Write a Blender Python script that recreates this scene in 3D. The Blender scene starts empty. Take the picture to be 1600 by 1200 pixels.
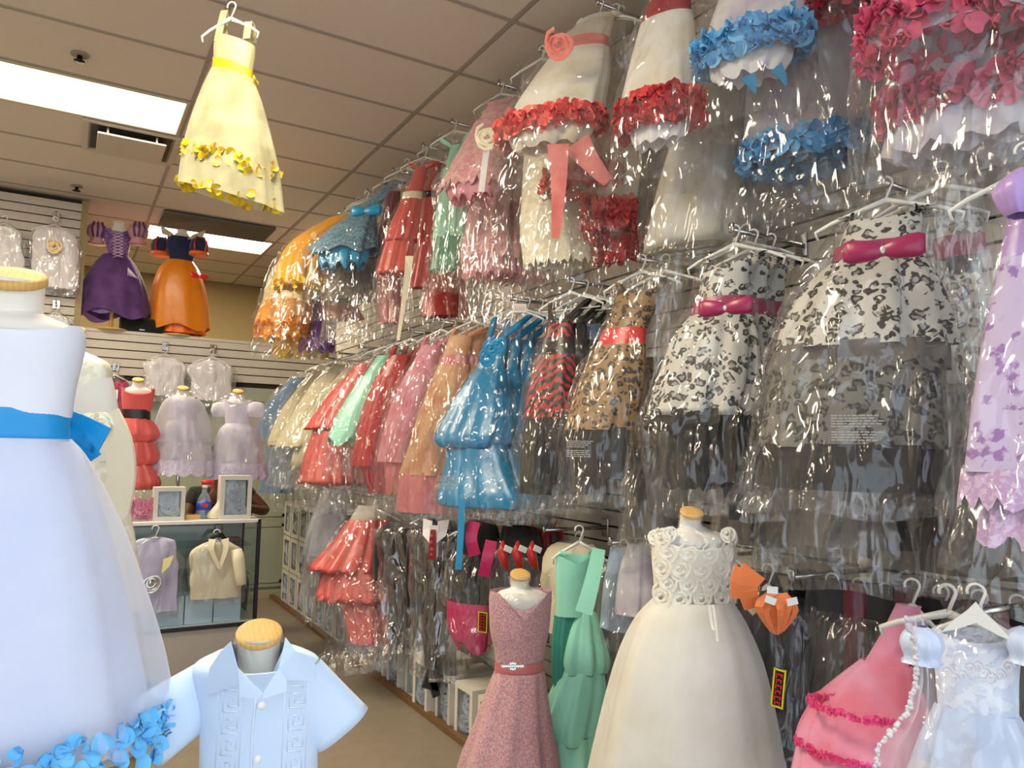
import bpy, bmesh, math, random
from math import sin, cos, pi, radians as R_
from mathutils import Vector as V, Matrix, noise
random.seed(7)
C = bpy.context.scene.collection
S = bpy.context.scene
# ---------------------------------------------------------------- camera
EYE = V((0, 0, 1.45)); FPX = 1188.8
def cam_axes(pitch=4.894, yaw=30.26, roll=1.23):
    p, y, r = R_(pitch), R_(yaw), R_(roll)
    f = V((sin(y)*cos(p), cos(y)*cos(p), sin(p)))
    rt = V((cos(y), -sin(y), 0)); up = rt.cross(f)
    return rt*cos(r)+up*sin(r), -rt*sin(r)+up*cos(r), f
RT, UP, FW = cam_axes()
cd = bpy.data.cameras.new('camera'); cam = bpy.data.objects.new('camera', cd); C.objects.link(cam)
cd.sensor_width = 36; cd.lens = FPX/1600*36; cd.clip_start = .05
cam.matrix_world = Matrix(((RT.x, UP.x, -FW.x, EYE.x), (RT.y, UP.y, -FW.y, EYE.y), (RT.z, UP.z, -FW.z, EYE.z), (0, 0, 0, 1)))
S.camera = cam
# ---------------------------------------------------------------- light and exposure
S.view_settings.view_transform = 'Standard'; S.view_settings.look = 'None'
S.view_settings.gamma = 1; S.view_settings.use_curve_mapping = False
S.view_settings.exposure = 0.82
S.cycles.transparent_max_bounces = 32; S.cycles.max_bounces = 5; S.cycles.diffuse_bounces = 3
S.cycles.use_adaptive_sampling = True; S.cycles.adaptive_threshold = .04; S.cycles.use_denoising = True
S.cycles.glossy_bounces = 2; S.cycles.transmission_bounces = 5
S.cycles.caustics_reflective = False; S.cycles.caustics_refractive = False
w = bpy.data.worlds.new('sky'); S.world = w; w.use_nodes = True
WN = w.node_tree; bg = WN.nodes['Background']
bg.inputs[0].default_value = (.80, .90, 1.0, 1); bg.inputs[1].default_value = 1.3
CEIL = 3.55
sl_ = bpy.data.lights.new('sun', 'SUN'); sl_.energy = 6.0; sl_.angle = .01; sl_.color = (1, .96, .9)
so_ = bpy.data.objects.new('sun', sl_); C.objects.link(so_); so_.rotation_euler = (R_(-38), R_(6), 0); so_.location = (0, 3, 8)
def area(loc, sx, sy, power, col, rot=(0, 0, 0)):
    l = bpy.data.lights.new('panel_light', 'AREA'); l.shape = 'RECTANGLE'; l.size = sx; l.size_y = sy
    l.energy = power; l.color = col
    o = bpy.data.objects.new('panel_light', l); o.location = loc; o.rotation_euler = rot; C.objects.link(o); return o

def at(u, v, d=None, x=None, y=None, z=None):
    "world point seen at a pixel, at forward distance d or on a plane"
    r = RT*((u-800)/FPX) - UP*((v-600)/FPX) + FW
    if x is not None: d = x/r.x
    elif y is not None: d = y/r.y
    elif z is not None: d = (z-EYE.z)/r.z
    return EYE + r*d
def fdist(p): return (p-EYE).dot(FW)
# ---------------------------------------------------------------- materials
def lin(c): return tuple(((x/12.92) if x <= .04045 else ((x+.055)/1.055)**2.4) for x in c)
MATS = {}
class NT:
    def __init__(s, name):
        s.m = bpy.data.materials.new(name); s.m.use_nodes = True; s.t = s.m.node_tree; s.t.nodes.clear()
        s.out = s.n('ShaderNodeOutputMaterial')
    def n(s, typ, **kw):
        nd = s.t.nodes.new(typ)
        for k, v in kw.items():
            if k.startswith('i_'):
                key = k[2:].replace('_', ' ')
                nd.inputs[key].default_value = v
            else: setattr(nd, k, v)
        return nd
    def l(s, a, b): s.t.links.new(a, b)
def rgba(c): return (*lin(c), 1)
def mixcol(nt, fac, a, b, blend='MIX'):
    m = nt.n('ShaderNodeMix', data_type='RGBA', blend_type=blend)
    for sock, v in ((m.inputs[0], fac), (m.inputs[6], a), (m.inputs[7], b)):
        if hasattr(v, 'links'): nt.l(v, sock)
        elif isinstance(v, (int, float)): sock.default_value = v
        else: sock.default_value = v
    return m.outputs[2]
def coords(nt, scale=(1, 1, 1), kind='Object'):
    tc = nt.n('ShaderNodeTexCoord'); mp = nt.n('ShaderNodeMapping'); mp.inputs['Scale'].default_value = scale
    nt.l(tc.outputs[kind], mp.inputs[0]); return mp.outputs[0]
def ramp(nt, src, stops, interp='LINEAR'):
    r = nt.n('ShaderNodeValToRGB'); r.color_ramp.interpolation = interp
    e = r.color_ramp.elements
    while len(e) < len(stops): e.new(.5)
    for k, (p, c) in enumerate(stops):
        e[k].position = p; e[k].color = c if len(c) == 4 else (*c, 1)
    nt.l(src, r.inputs[0]); return r.outputs[0]
BW = lambda a: (a, a, a, 1)
def cloth(name, col, kind='cotton', col2=None, rough=None, alpha=1.0, scale=1.0):
    """procedural cloth. kinds: cotton satin tulle lace sequin leopard zebra embroid dots"""
    key = (name, kind)
    if name in MATS: return MATS[name]
    nt = NT(name); p = nt.n('ShaderNodeBsdfPrincipled'); co = coords(nt, (scale,)*3)
    base = rgba(col)
    p.inputs['Base Color'].default_value = base
    rg = {'cotton': .8, 'satin': .34, 'tulle': .75, 'lace': .8, 'sequin': .45, 'leopard': .5, 'zebra': .4, 'embroid': .6, 'dots': .6}[kind]
    p.inputs['Roughness'].default_value = rough if rough is not None else rg
    if kind in ('satin', 'cotton', 'tulle', 'lace'):
        p.inputs['Sheen Weight'].default_value = .25 if kind != 'satin' else .1
    nz = nt.n('ShaderNodeTexNoise', i_Scale=9.0, i_Detail=3.0); nt.l(co, nz.inputs[0])
    bmp = nt.n('ShaderNodeBump', i_Strength=.25, i_Distance=.02)
    colout = None
    if kind in ('cotton', 'satin'):
        nt.l(nz.outputs[0], bmp.inputs['Height'])
    elif kind in ('lace', 'sequin', 'tulle'):
        vz = nt.n('ShaderNodeTexVoronoi', i_Scale=95.0 if kind == 'sequin' else (60.0 if kind == 'lace' else 160.0)); nt.l(co, vz.inputs[0])
        c2 = rgba(col2) if col2 else rgba(tuple(min(1, x*1.25+.05) for x in col))
        n2 = nt.n('ShaderNodeTexNoise', i_Scale=22.0, i_Detail=2.0); nt.l(co, n2.inputs[0])
        if kind == 'lace':
            n2.inputs['Scale'].default_value = 38.0
            f = ramp(nt, n2.outputs[0], [(.46, BW(0)), (.54, BW(1))])
            colout = mixcol(nt, f, base, c2)
            nt.l(f, bmp.inputs['Height']); bmp.inputs['Strength'].default_value = .35; bmp.inputs['Distance'].default_value = .004
        elif kind == 'sequin':
            f = ramp(nt, vz.outputs['Color'], [(.3, BW(0)), (.75, BW(1))])
            colout = mixcol(nt, f, base, c2)
            nt.l(vz.outputs['Color'], bmp.inputs['Height']); bmp.inputs['Strength'].default_value = .8; bmp.inputs['Distance'].default_value = .004
            p.inputs['Metallic'].default_value = .2
        else:
            f = ramp(nt, nz.outputs[0], [(.35, BW(0)), (.7, BW(1))])
            colout = mixcol(nt, f, base, c2)
            nt.l(nz.outputs[0], bmp.inputs['Height'])
    elif kind == 'leopard':
        wz = nt.n('ShaderNodeTexNoise', i_Scale=30.0, i_Detail=1.0); nt.l(co, wz.inputs[0])
        ad = nt.n('ShaderNodeMix', data_type='RGBA', blend_type='LINEAR_LIGHT'); ad.inputs[0].default_value = .018
        nt.l(co, ad.inputs[6]); nt.l(wz.outputs['Color'], ad.inputs[7])
        vz = nt.n('ShaderNodeTexVoronoi', i_Scale=34.0); nt.l(ad.outputs[2], vz.inputs[0])
        n3 = nt.n('ShaderNodeTexNoise', i_Scale=60.0, i_Detail=0.0); nt.l(co, n3.inputs[0])
        ring = ramp(nt, vz.outputs['Distance'], [(0, BW(0)), (.2, BW(0)), (.27, BW(1)), (.46, BW(1)), (.52, BW(0))])
        gap = ramp(nt, n3.outputs[0], [(.37, BW(0)), (.41, BW(1))])
        mu = nt.n('ShaderNodeMath', operation='MULTIPLY'); nt.l(ring, mu.inputs[0]); nt.l(gap, mu.inputs[1])
        inner = ramp(nt, vz.outputs['Distance'], [(.2, BW(1)), (.3, BW(0))])
        c1 = mixcol(nt, inner, base, rgba(tuple(x*.72 for x in col)))
        colout = mixcol(nt, mu.outputs[0], c1, rgba(col2 or (.03, .03, .03)))
        nt.l(nz.outputs[0], bmp.inputs['Height'])
    elif kind == 'zebra':
        wv = nt.n('ShaderNodeTexWave', i_Scale=9.0, i_Distortion=6.0, i_Detail=1.5); wv.bands_direction = 'DIAGONAL'
        wv.inputs['Detail Scale'].default_value = 1.2
        nt.l(coords(nt, (2.4, 2.4, .9)), wv.inputs[0])
        f = ramp(nt, wv.outputs[0], [(.45, BW(0)), (.52, BW(1))])
        colout = mixcol(nt, f, rgba(col2 or (.03, .03, .03)), base)
        nt.l(nz.outputs[0], bmp.inputs['Height'])
    elif kind == 'embroid':
        wz = nt.n('ShaderNodeTexNoise', i_Scale=14.0, i_Detail=4.0); nt.l(co, wz.inputs[0])
        f = ramp(nt, wz.outputs[0], [(.57, BW(0)), (.61, BW(1))])
        colout = mixcol(nt, f, base, rgba(col2))
        nt.l(f, bmp.inputs['Height']); bmp.inputs['Distance'].default_value = .004
    elif kind == 'dots':
        vz = nt.n('ShaderNodeTexVoronoi', i_Scale=30.0, i_Randomness=.25); nt.l(co, vz.inputs[0])
        f = ramp(nt, vz.outputs['Distance'], [(.25, BW(1)), (.3, BW(0))])
        colout = mixcol(nt, f, base, rgba(col2 or (.95, .9, .9)))
    if colout is not None: nt.l(colout, p.inputs['Base Color'])
    nt.l(bmp.outputs[0], p.inputs['Normal'])
    sh = p.outputs[0]
    if kind == 'tulle':
        tr = nt.n('ShaderNodeBsdfTranslucent'); tr.inputs[0].default_value = base
        m2 = nt.n('ShaderNodeMixShader', i_Fac=.35); nt.l(sh, m2.inputs[1]); nt.l(tr.outputs[0], m2.inputs[2]); sh = m2.outputs[0]
    if alpha < 1:
        t = nt.n('ShaderNodeBsdfTransparent'); m3 = nt.n('ShaderNodeMixShader')
        fr = nt.n('ShaderNodeLayerWeight', i_Blend=.35)
        mr = nt.n('ShaderNodeMapRange'); mr.inputs['To Min'].default_value = alpha; mr.inputs['To Max'].default_value = min(1, alpha+.45)
        nt.l(fr.outputs['Facing'], mr.inputs[0]); nt.l(mr.outputs[0], m3.inputs[0])
        nt.l(t.outputs[0], m3.inputs[1]); nt.l(sh, m3.inputs[2]); sh = m3.outputs[0]
    nt.l(sh, nt.out.inputs[0]); MATS[name] = nt.m; return nt.m
def plain(name, col, rough=.5, metal=0.0, bump=0, bscale=40, spec=None, var=0):
    if name in MATS: return MATS[name]
    nt = NT(name); p = nt.n('ShaderNodeBsdfPrincipled')
    p.inputs['Base Color'].default_value = rgba(col); p.inputs['Roughness'].default_value = rough; p.inputs['Metallic'].default_value = metal
    if spec is not None: p.inputs['Specular IOR Level'].default_value = spec
    nz = nt.n('ShaderNodeTexNoise', i_Scale=float(bscale), i_Detail=4.0); nt.l(coords(nt), nz.inputs[0])
    if bump:
        b = nt.n('ShaderNodeBump', i_Strength=bump, i_Distance=.005); nt.l(nz.outputs[0], b.inputs['Height']); nt.l(b.outputs[0], p.inputs['Normal'])
    if var:
        nt.l(mixcol(nt, nz.outputs[0], rgba(tuple(x*(1-var) for x in col)), rgba(tuple(min(1, x*(1+var*.6)) for x in col))), p.inputs['Base Color'])
    nt.l(p.outputs[0], nt.out.inputs[0]); MATS[name] = nt.m; return nt.m
def film(name, haze=.1, gloss=.16, tint=(1, 1, 1), rough=.13, bump=1.0, sc=1.0):
    "clear crinkled garment film: see-through, thin white haze, mirror-like creases"
    if name in MATS: return MATS[name]
    nt = NT(name); co = coords(nt, (sc, sc, sc*.38))
    nz = nt.n('ShaderNodeTexNoise', i_Scale=8.0, i_Detail=1.5); nt.l(co, nz.inputs[0])
    ad = nt.n('ShaderNodeMix', data_type='RGBA', blend_type='LINEAR_LIGHT'); ad.inputs[0].default_value = .12
    nt.l(co, ad.inputs[6]); nt.l(nz.outputs['Color'], ad.inputs[7])
    v1 = nt.n('ShaderNodeTexVoronoi', i_Scale=8.0); nt.l(ad.outputs[2], v1.inputs[0])
    v2 = nt.n('ShaderNodeTexNoise', i_Scale=25.0, i_Detail=0.0, i_Roughness=.5); nt.l(ad.outputs[2], v2.inputs[0])
    a1 = nt.n('ShaderNodeMath', operation='MULTIPLY_ADD'); nt.l(v2.outputs[0], a1.inputs[0]); a1.inputs[1].default_value = .32; nt.l(v1.outputs['Distance'], a1.inputs[2])
    a2 = nt.n('ShaderNodeMath', operation='MULTIPLY_ADD'); nt.l(nz.outputs[0], a2.inputs[0]); a2.inputs[1].default_value = .9; nt.l(a1.outputs[0], a2.inputs[2])
    b = nt.n('ShaderNodeBump', i_Strength=bump, i_Distance=.045); nt.l(a2.outputs[0], b.inputs['Height'])
    gl = nt.n('ShaderNodeBsdfGlossy', i_Roughness=rough); gl.inputs[0].default_value = (1, 1, 1, 1); nt.l(b.outputs[0], gl.inputs['Normal'])
    df = nt.n('ShaderNodeBsdfDiffuse'); df.inputs[0].default_value = (*tint, 1); nt.l(b.outputs[0], df.inputs['Normal'])
    tl = nt.n('ShaderNodeBsdfTranslucent'); tl.inputs[0].default_value = (*tint, 1)
    dm = nt.n('ShaderNodeMixShader', i_Fac=.4); nt.l(df.outputs[0], dm.inputs[1]); nt.l(tl.outputs[0], dm.inputs[2])
    tr = nt.n('ShaderNodeBsdfTransparent'); tr.inputs[0].default_value = (.97, .97, .97, 1)
    m1 = nt.n('ShaderNodeMixShader', i_Fac=haze); nt.l(tr.outputs[0], m1.inputs[1]); nt.l(dm.outputs[0], m1.inputs[2])
    fr = nt.n('ShaderNodeLayerWeight', i_Blend=.25); nt.l(b.outputs[0], fr.inputs['Normal'])
    mr = nt.n('ShaderNodeMapRange'); mr.inputs['To Min'].default_value = gloss*.55; mr.inputs['To Max'].default_value = min(.8, gloss*2.6)
    nt.l(fr.outputs['Facing'], mr.inputs[0])
    m2 = nt.n('ShaderNodeMixShader'); nt.l(mr.outputs[0], m2.inputs[0]); nt.l(m1.outputs[0], m2.inputs[1]); nt.l(gl.outputs[0], m2.inputs[2])
    nt.l(m2.outputs[0], nt.out.inputs[0]); MATS[name] = nt.m; return nt.m
def glow(name, col, strength):
    if name in MATS: return MATS[name]
    nt = NT(name); e = nt.n('ShaderNodeEmission'); e.inputs[0].default_value = (*col, 1); e.inputs[1].default_value = strength
    nt.l(e.outputs[0], nt.out.inputs[0]); MATS[name] = nt.m; return nt.m
def glassm(name, tint=(.9, .95, .95), gl_=.12):
    if name in MATS: return MATS[name]
    nt = NT(name); t = nt.n('ShaderNodeBsdfTransparent'); t.inputs[0].default_value = (*tint, 1)
    g = nt.n('ShaderNodeBsdfGlossy', i_Roughness=.03); f0 = nt.n('ShaderNodeLayerWeight', i_Blend=.3)
    f = nt.n('ShaderNodeMath', operation='POWER'); nt.l(f0.outputs['Facing'], f.inputs[0]); f.inputs[1].default_value = 3.0
    fm = nt.n('ShaderNodeMapRange'); fm.inputs['To Min'].default_value = .03; fm.inputs['To Max'].default_value = .5; nt.l(f.outputs[0], fm.inputs[0])
    m = nt.n('ShaderNodeMixShader'); nt.l(fm.outputs[0], m.inputs[0]); nt.l(t.outputs[0], m.inputs[1]); nt.l(g.outputs[0], m.inputs[2])
    nt.l(m.outputs[0], nt.out.inputs[0]); MATS[name] = nt.m; return nt.m
def woodm(name, col):
    if name in MATS: return MATS[name]
    nt = NT(name); p = nt.n('ShaderNodeBsdfPrincipled', i_Roughness=.55); p.inputs['Specular IOR Level'].default_value = .25
    wv = nt.n('ShaderNodeTexWave', i_Scale=38.0, i_Distortion=7.0, i_Detail=3.0); nt.l(coords(nt, (1, .6, 1)), wv.inputs[0])
    nt.l(mixcol(nt, wv.outputs[0], rgba(tuple(x*.94 for x in col)), rgba(col)), p.inputs['Base Color'])
    nt.l(p.outputs[0], nt.out.inputs[0]); MATS[name] = nt.m; return nt.m
M_white_plastic = plain('white_plastic', (.9, .9, .88), .3)
M_clear_plastic = film('clear_plastic', .35, .25, bump=.1)
M_chrome = plain('chrome', (.75, .75, .75), .18, 1.0)
M_black = plain('black_metal', (.03, .03, .035), .35)
M_wrap = film('shrink_wrap', .12, .10, rough=.12, bump=.7, sc=1.6)
M_shiny = film('suit_film', .03, .26, rough=.08)
M_film = film('garment_film', .035, .085)
M_filmgrey = film('garment_film_grey', .09, .14, tint=(.86, .85, .83))
M_form = plain('form_cover', (.93, .91, .87), .7, bump=.15, bscale=30)
M_cap = woodm('beech', (.87, .70, .42))
# ---------------------------------------------------------------- object helpers
FLAT = {'sash_tail', 'ribbon', 'ribbon_point', 'collar_strip', 'collar_point', 'orange_strip', 'tie', 'jacket_edge', 'loose_strap', 'strap', 'bow_tail', 'ribbon_end', 'lapel', 'sleeve_stripe', 'ribbon_tail'}
def link(name, bm, mats, parent=None, smooth=True, loc=None, kind=None):
    if name in FLAT: smooth = False
    me = bpy.data.meshes.new(name)
    loc = loc if loc is not None else (parent['_o'] if parent is not None and '_o' in parent else None)
    if loc is not None:
        L = V(loc)
        bmesh.ops.translate(bm, vec=-L, verts=bm.verts)
    bm.to_mesh(me); bm.free()
    for m in (mats if isinstance(mats, (list, tuple)) else [mats]): me.materials.append(m)
    if smooth: me.polygons.foreach_set('use_smooth', [True]*len(me.polygons))
    o = bpy.data.objects.new(name, me); C.objects.link(o)
    if parent is not None:
        o.parent = parent
        if '_o' in parent: o['_o'] = parent['_o']
    elif loc is not None: o.location = loc
    if kind: o['kind'] = kind
    return o
def thing(name, label, cat, loc, group=None):
    o = bpy.data.objects.new(name, None); C.objects.link(o); o.location = loc; o.empty_display_size = .05
    o['label'] = label; o['category'] = cat; o['_o'] = list(loc)
    if group: o['group'] = group
    return o
def tag(o, label, cat, group=None):
    o['label'] = label; o['category'] = cat
    if group: o['group'] = group
    return o
def box(bm, c, s, bev=0, rot=None):
    r = bmesh.ops.create_cube(bm, size=1.0); vs = r['verts']
    bmesh.ops.scale(bm, vec=s, verts=vs)
    if bev:
        es = list({e for v_ in vs for e in v_.link_edges})
        rr = bmesh.ops.bevel(bm, geom=es, offset=bev, segments=1, affect='EDGES'); vs = list({*rr['verts'], *[v_ for v_ in vs if v_.is_valid]})
    if rot: bmesh.ops.rotate(bm, cent=(0, 0, 0), matrix=rot, verts=vs)
    bmesh.ops.translate(bm, vec=c, verts=vs); return vs
def newbox(name, c, s, mat, parent=None, bev=0, rot=None, kind=None):
    bm = bmesh.new(); box(bm, c, s, bev, rot); return link(name, bm, mat, parent, smooth=False, kind=kind)
def tube(bm, pts, r, n=6, cap=True):
    rings = []; pts = [V(p) for p in pts]
    prev = None
    for i, p in enumerate(pts):
        t = (pts[min(i+1, len(pts)-1)]-pts[max(i-1, 0)]).normalized()
        if prev is None:
            a = V((0, 0, 1)) if abs(t.z) < .9 else V((1, 0, 0)); s = t.cross(a).normalized()
        else: s = (prev - t*prev.dot(t)).normalized()
        prev = s; q = t.cross(s)
        rr = r[i] if isinstance(r, (list, tuple)) else r
        rings.append([bm.verts.new(p+(s*cos(2*pi*k/n)+q*sin(2*pi*k/n))*rr) for k in range(n)])
    for a, b in zip(rings, rings[1:]):
        for k in range(n): bm.faces.new((a[k], a[(k+1) % n], b[(k+1) % n], b[k]))
    if cap: bm.faces.new(rings[0][::-1]); bm.faces.new(rings[-1])
def lathe(bm, c, prof, n=24, tilt=None, sq=(1, 1), rotz=0):
    rings = []
    for r, z in prof:
        ring = []
        for k in range(n):
            a = 2*pi*k/n; p = V((cos(a)*r*sq[0], sin(a)*r*sq[1], z))
            if rotz: p = Matrix.Rotation(rotz, 3, 'Z') @ p
            if tilt is not None: p = tilt @ p
            ring.append(bm.verts.new(V(c)+p))
        rings.append(ring)
    for a, b in zip(rings, rings[1:]):
        for k in range(n): bm.faces.new((a[k], a[(k+1) % n], b[(k+1) % n], b[k]))
    bm.faces.new(rings[0][::-1]); bm.faces.new(rings[-1])
def wdir(n): return V((-n[1], n[0], 0)).normalized()
def catmull(rows, m):
    out = []
    N = len(rows)
    for i in range(N-1):
        p0, p1, p2, p3 = rows[max(i-1, 0)], rows[i], rows[i+1], rows[min(i+2, N-1)]
        for k in range(m):
            t = k/m
            out.append([.5*((2*b)+(c-a)*t+(2*a-5*b+4*c-d)*t*t+(3*b-a-3*c+d)*t**3) for a, b, c, d in zip(p0, p1, p2, p3)])
    out.append(list(rows[-1])); return out
def loft(bm, rows, n, nt=72, m=4, folds=(9, 0, 0), seed=0, dip=0, dipb=0, hem=(0, 0), crease=0, cfreq=9, inward=0, square=1.0, vdip=False, sharp=0, seedv=None, tz=0):
    """open tube through rows of (centre, half width, half depth); returns rings of verts"""
    n = V((n[0], n[1], 0)).normalized(); wd = wdir(n)
    flat = [[r[0].x, r[0].y, r[0].z, r[1], r[2]] for r in rows]
    fl = catmull(flat, m) if len(flat) > 1 else flat
    rnd = random.Random(seed); ph = [rnd.uniform(0, 6.28) for _ in range(6)]
    k1, a0, a1 = folds; NR = len(fl); rings = []
    for i, (x, y, z, hw, hd) in enumerate(fl):
        s = i/(NR-1); ring = []
        hw = max(hw, .003); hd = max(hd, .003)
        amp = a0+(a1-a0)*s**1.1
        for k in range(nt):
            th = 2*pi*k/nt
            f = sin(k1*th+ph[0]+.9*sin(2*th+ph[1]))*.62+sin((2*k1+1)*th+ph[2]+.8*sin(3*th+ph[4]))*.25+sin(3*th+ph[3])*.28
            if sharp: f = f if f > 0 else f*1.5
            rr = 1+amp*f
            c_, s_ = cos(th), sin(th)
            if square != 1: c_ = math.copysign(abs(c_)**square, c_); s_ = math.copysign(abs(s_)**square, s_)
            p = V((x, y, z)) + wd*hw*c_*rr + n*hd*s_*rr
            if dip or dipb:
                fade = max(0, 1-s*3.2)
                fr = (max(0, 1-abs(cos(th))*1.25) if vdip else max(0, abs(s_)**1.5*(1 if abs(c_) < .8 else .4)))
                p.z -= (dip if s_ > 0 else dipb)*fr*fade
            if hem[0] and s > .75: p.z -= hem[0]*(s-.75)*4*(abs(sin(hem[1]*.5*th))-.5 if hem[1] > 13 else sin(hem[1]*th+ph[5])*.5)
            if tz: p.z -= tz*(wd.x*(p.x-x)+wd.y*(p.y-y))
            if crease:
                q = p*cfreq+V((seed*3.1, seed*1.7, 0)); q.z *= .5
                nz_ = noise.noise_vector(q)+noise.noise_vector(q*2.3)*.6
                p += (wd*hw*c_+n*hd*s_).normalized()*crease*(abs(nz_.x)*1.4-.35)+V((nz_.y, nz_.z, 0))*crease*.5
            ring.append(bm.verts.new(p))
        rings.append(ring)
    for a, b in zip(rings, rings[1:]):
        for k in range(nt):
            bm.faces.new((a[k], b[k], b[(k+1) % nt], a[(k+1) % nt]))
    if inward:
        last = rings[-1]; c = sum((v_.co for v_ in last), V())/nt
        a = [bm.verts.new(c+(v_.co-c)*.93+V((0, 0, inward*.25))) for v_ in last]
        b = [bm.verts.new(c+(v_.co-c)*.84+V((0, 0, inward))) for v_ in last]
        for r0, r1 in ((last, a), (a, b)):
            for k in range(nt): bm.faces.new((r0[k], r1[k], r1[(k+1) % nt], r0[(k+1) % nt]))
    return rings
def ribbon(bm, pts, width, wv, thick=.0015, taper=None, twist=0):
    "flat strip with a little thickness through pts"
    pts = [V(p) for p in pts]; fl = catmull([[*p] for p in pts], 4); fl = [V(p) for p in fl]
    wv = V(wv).normalized(); rows = []
    for i, p in enumerate(fl):
        t = (fl[min(i+1, len(fl)-1)]-fl[max(i-1, 0)]).normalized(); s = i/(len(fl)-1)
        w_ = wv - t*wv.dot(t); w_.normalize()
        if twist: w_ = Matrix.Rotation(twist*s, 3, t) @ w_
        nn = t.cross(w_)*thick; ww = width*(1 if taper is None else (1+(taper-1)*s))*.5
        rows.append([bm.verts.new(p+w_*ww+nn), bm.verts.new(p-w_*ww+nn), bm.verts.new(p-w_*ww-nn), bm.verts.new(p+w_*ww-nn)])
    for a, b in zip(rows, rows[1:]):
        for k in range(4): bm.faces.new((a[k], b[k], b[(k+1) % 4], a[(k+1) % 4]))
    bm.faces.new(rows[0]); bm.faces.new(rows[-1][::-1])
def petals(bm, rings, count, size, spread, rnd, fold=.5):
    "curled petals scattered round a ring of points"
    P = [v_.co.copy() for v_ in rings]; c = sum(P, V())/len(P)
    size *= .82; count = int(count*1.35)
    for _ in range(count):
        k = rnd.randrange(len(P)); p = P[k].lerp(P[(k+1) % len(P)], rnd.random())
        out = (p-c); out.z = 0; out.normalize(); out = (out+V((rnd.uniform(-.6, .6), rnd.uniform(-.6, .6), rnd.uniform(-.5, .6)))).normalized()
        p = p+V((0, 0, rnd.uniform(-spread*.35, spread)))+out*size*.1
        t = out.cross(V((rnd.uniform(-.5, .5), rnd.uniform(-.5, .5), 1))).normalized(); u = t.cross(out).normalized()
        a = rnd.uniform(0, 6.28); t, u = t*cos(a)+u*sin(a), u*cos(a)-t*sin(a); sz = size*rnd.uniform(.6, 1.25)
        g = []
        for i in range(4):
            row = []
            for j in range(4):
                x = (i/3-.5)*2; y = (j/3-.5)*2; rr = 1-.28*(x*x*y*y)
                row.append(bm.verts.new(p+t*x*sz*.5*rr+u*y*sz*.5*rr+out*sz*fold*(.55*(x*x)+.35*y*abs(y)+.12*sin(5*x+a))))
            g.append(row)
        for i in range(3):
            for j in range(3): bm.faces.new((g[i][j], g[i+1][j], g[i+1][j+1], g[i][j+1]))
def bow(bm, c, wv, n, size):
    wv = V(wv).normalized(); n = V((n[0], n[1], n[2] if len(n) > 2 else 0)).normalized(); up = V((0, 0, 1)) - wv*wv.z; up.normalize()
    for sg in (-1, 1):
        rings = []
        for i in range(7):
            s = i/6; x = s*size*.5*sg; hh = size*(.03+.14*sin(pi*min(1, s*.62+.12))**1.2)*(1+.08*sin(9*s)); dd = size*(.02+.06*sin(pi*(.1+.85*s)))
            rings.append([bm.verts.new(V(c)+wv*x+up*(hh*sin(2*pi*k/10)+size*.03*s)+n*(dd*cos(2*pi*k/10)*(1+.2*sin(3*k))+size*.04)) for k in range(10)])
        for a, b in zip(rings, rings[1:]):
            for k in range(10): bm.faces.new((a[k], a[(k+1) % 10], b[(k+1) % 10], b[k]))
        bm.faces.new(rings[-1])
def knot(bm, c, n, size):
    n = V((n[0], n[1], n[2] if len(n) > 2 else 0)).normalized(); bmesh.ops.create_icosphere(bm, subdivisions=2, radius=size*.045, matrix=Matrix.Translation(V(c)+n*size*.06) @ Matrix.Diagonal((1, 1, 1.3, 1)))
def rosette(bm, c, n, r, turns=3.2, h=None):
    n = V((n[0], n[1], n[2] if len(n) > 2 else 0)).normalized(); a = V((0, 0, 1)); u = n.cross(a).normalized(); v_ = u.cross(n); h = h or r*.35
    N = int(turns*12); rows = []
    for i in range(N+1):
        s = i/N; ang = s*turns*2*pi; rad = r*(.08+.92*s); wob = 1+.13*sin(ang*2.6)+.06*sin(ang*1.3)
        d = u*cos(ang)+v_*sin(ang); base = V(c)+d*rad*wob; h_ = h*(1+.25*sin(ang*1.7))
        rows.append((bm.verts.new(base+n*h*(.15+.5*(1-s))), bm.verts.new(base+d*r*.05+n*h_*(1.15-.55*s)), bm.verts.new(base+d*r*.34+n*h_*(.35+.3*(1-s)))))
    for p, q in zip(rows, rows[1:]):
        for k in (0, 1): bm.faces.new((p[k], p[k+1], q[k+1], q[k]))
# ================================================================ THE ROOM
M_wallp = plain('slat_board', (.80, .765, .72), .55, bump=.05, var=.04)
M_groove = plain('groove_dark', (.13, .11, .10), .8)
M_yell = plain('back_paint', (.80, .72, .52), .8, var=.05)
M_green = plain('door_paint', (.66, .68, .60), .6, var=.05)
M_tile = plain('ceiling_tile_mineral', (.90, .86, .82), .9, bump=.5, bscale=160, var=.06)
M_tee = plain('ceiling_tee', (.66, .62, .58), .6)
M_floor = plain('vinyl_floor', (.56, .51, .44), .38, bump=.05, bscale=12, var=.10)
M_base = plain('wood_base', (.45, .33, .2), .6)
M_pave = plain('pavement', (.72, .71, .69), .9, var=.1)
def structure(name, bm, mat, parent=None, smooth=False):
    o = link(name, bm, mat, parent, smooth)
    if parent is None: o['kind'] = 'structure'
    return o
def sbox(name, lo, hi, mat, parent=None):
    bm = bmesh.new(); lo, hi = V(lo), V(hi); box(bm, (lo+hi)/2, hi-lo); return structure(name, bm, mat, parent)
sbox('floor', (-3.6, -.9, -.06), (2.6, 10.6, 0), M_floor)
sbox('trim_1', (-12, -14, -.14), (12, -.9, -.06), M_pave)
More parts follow.
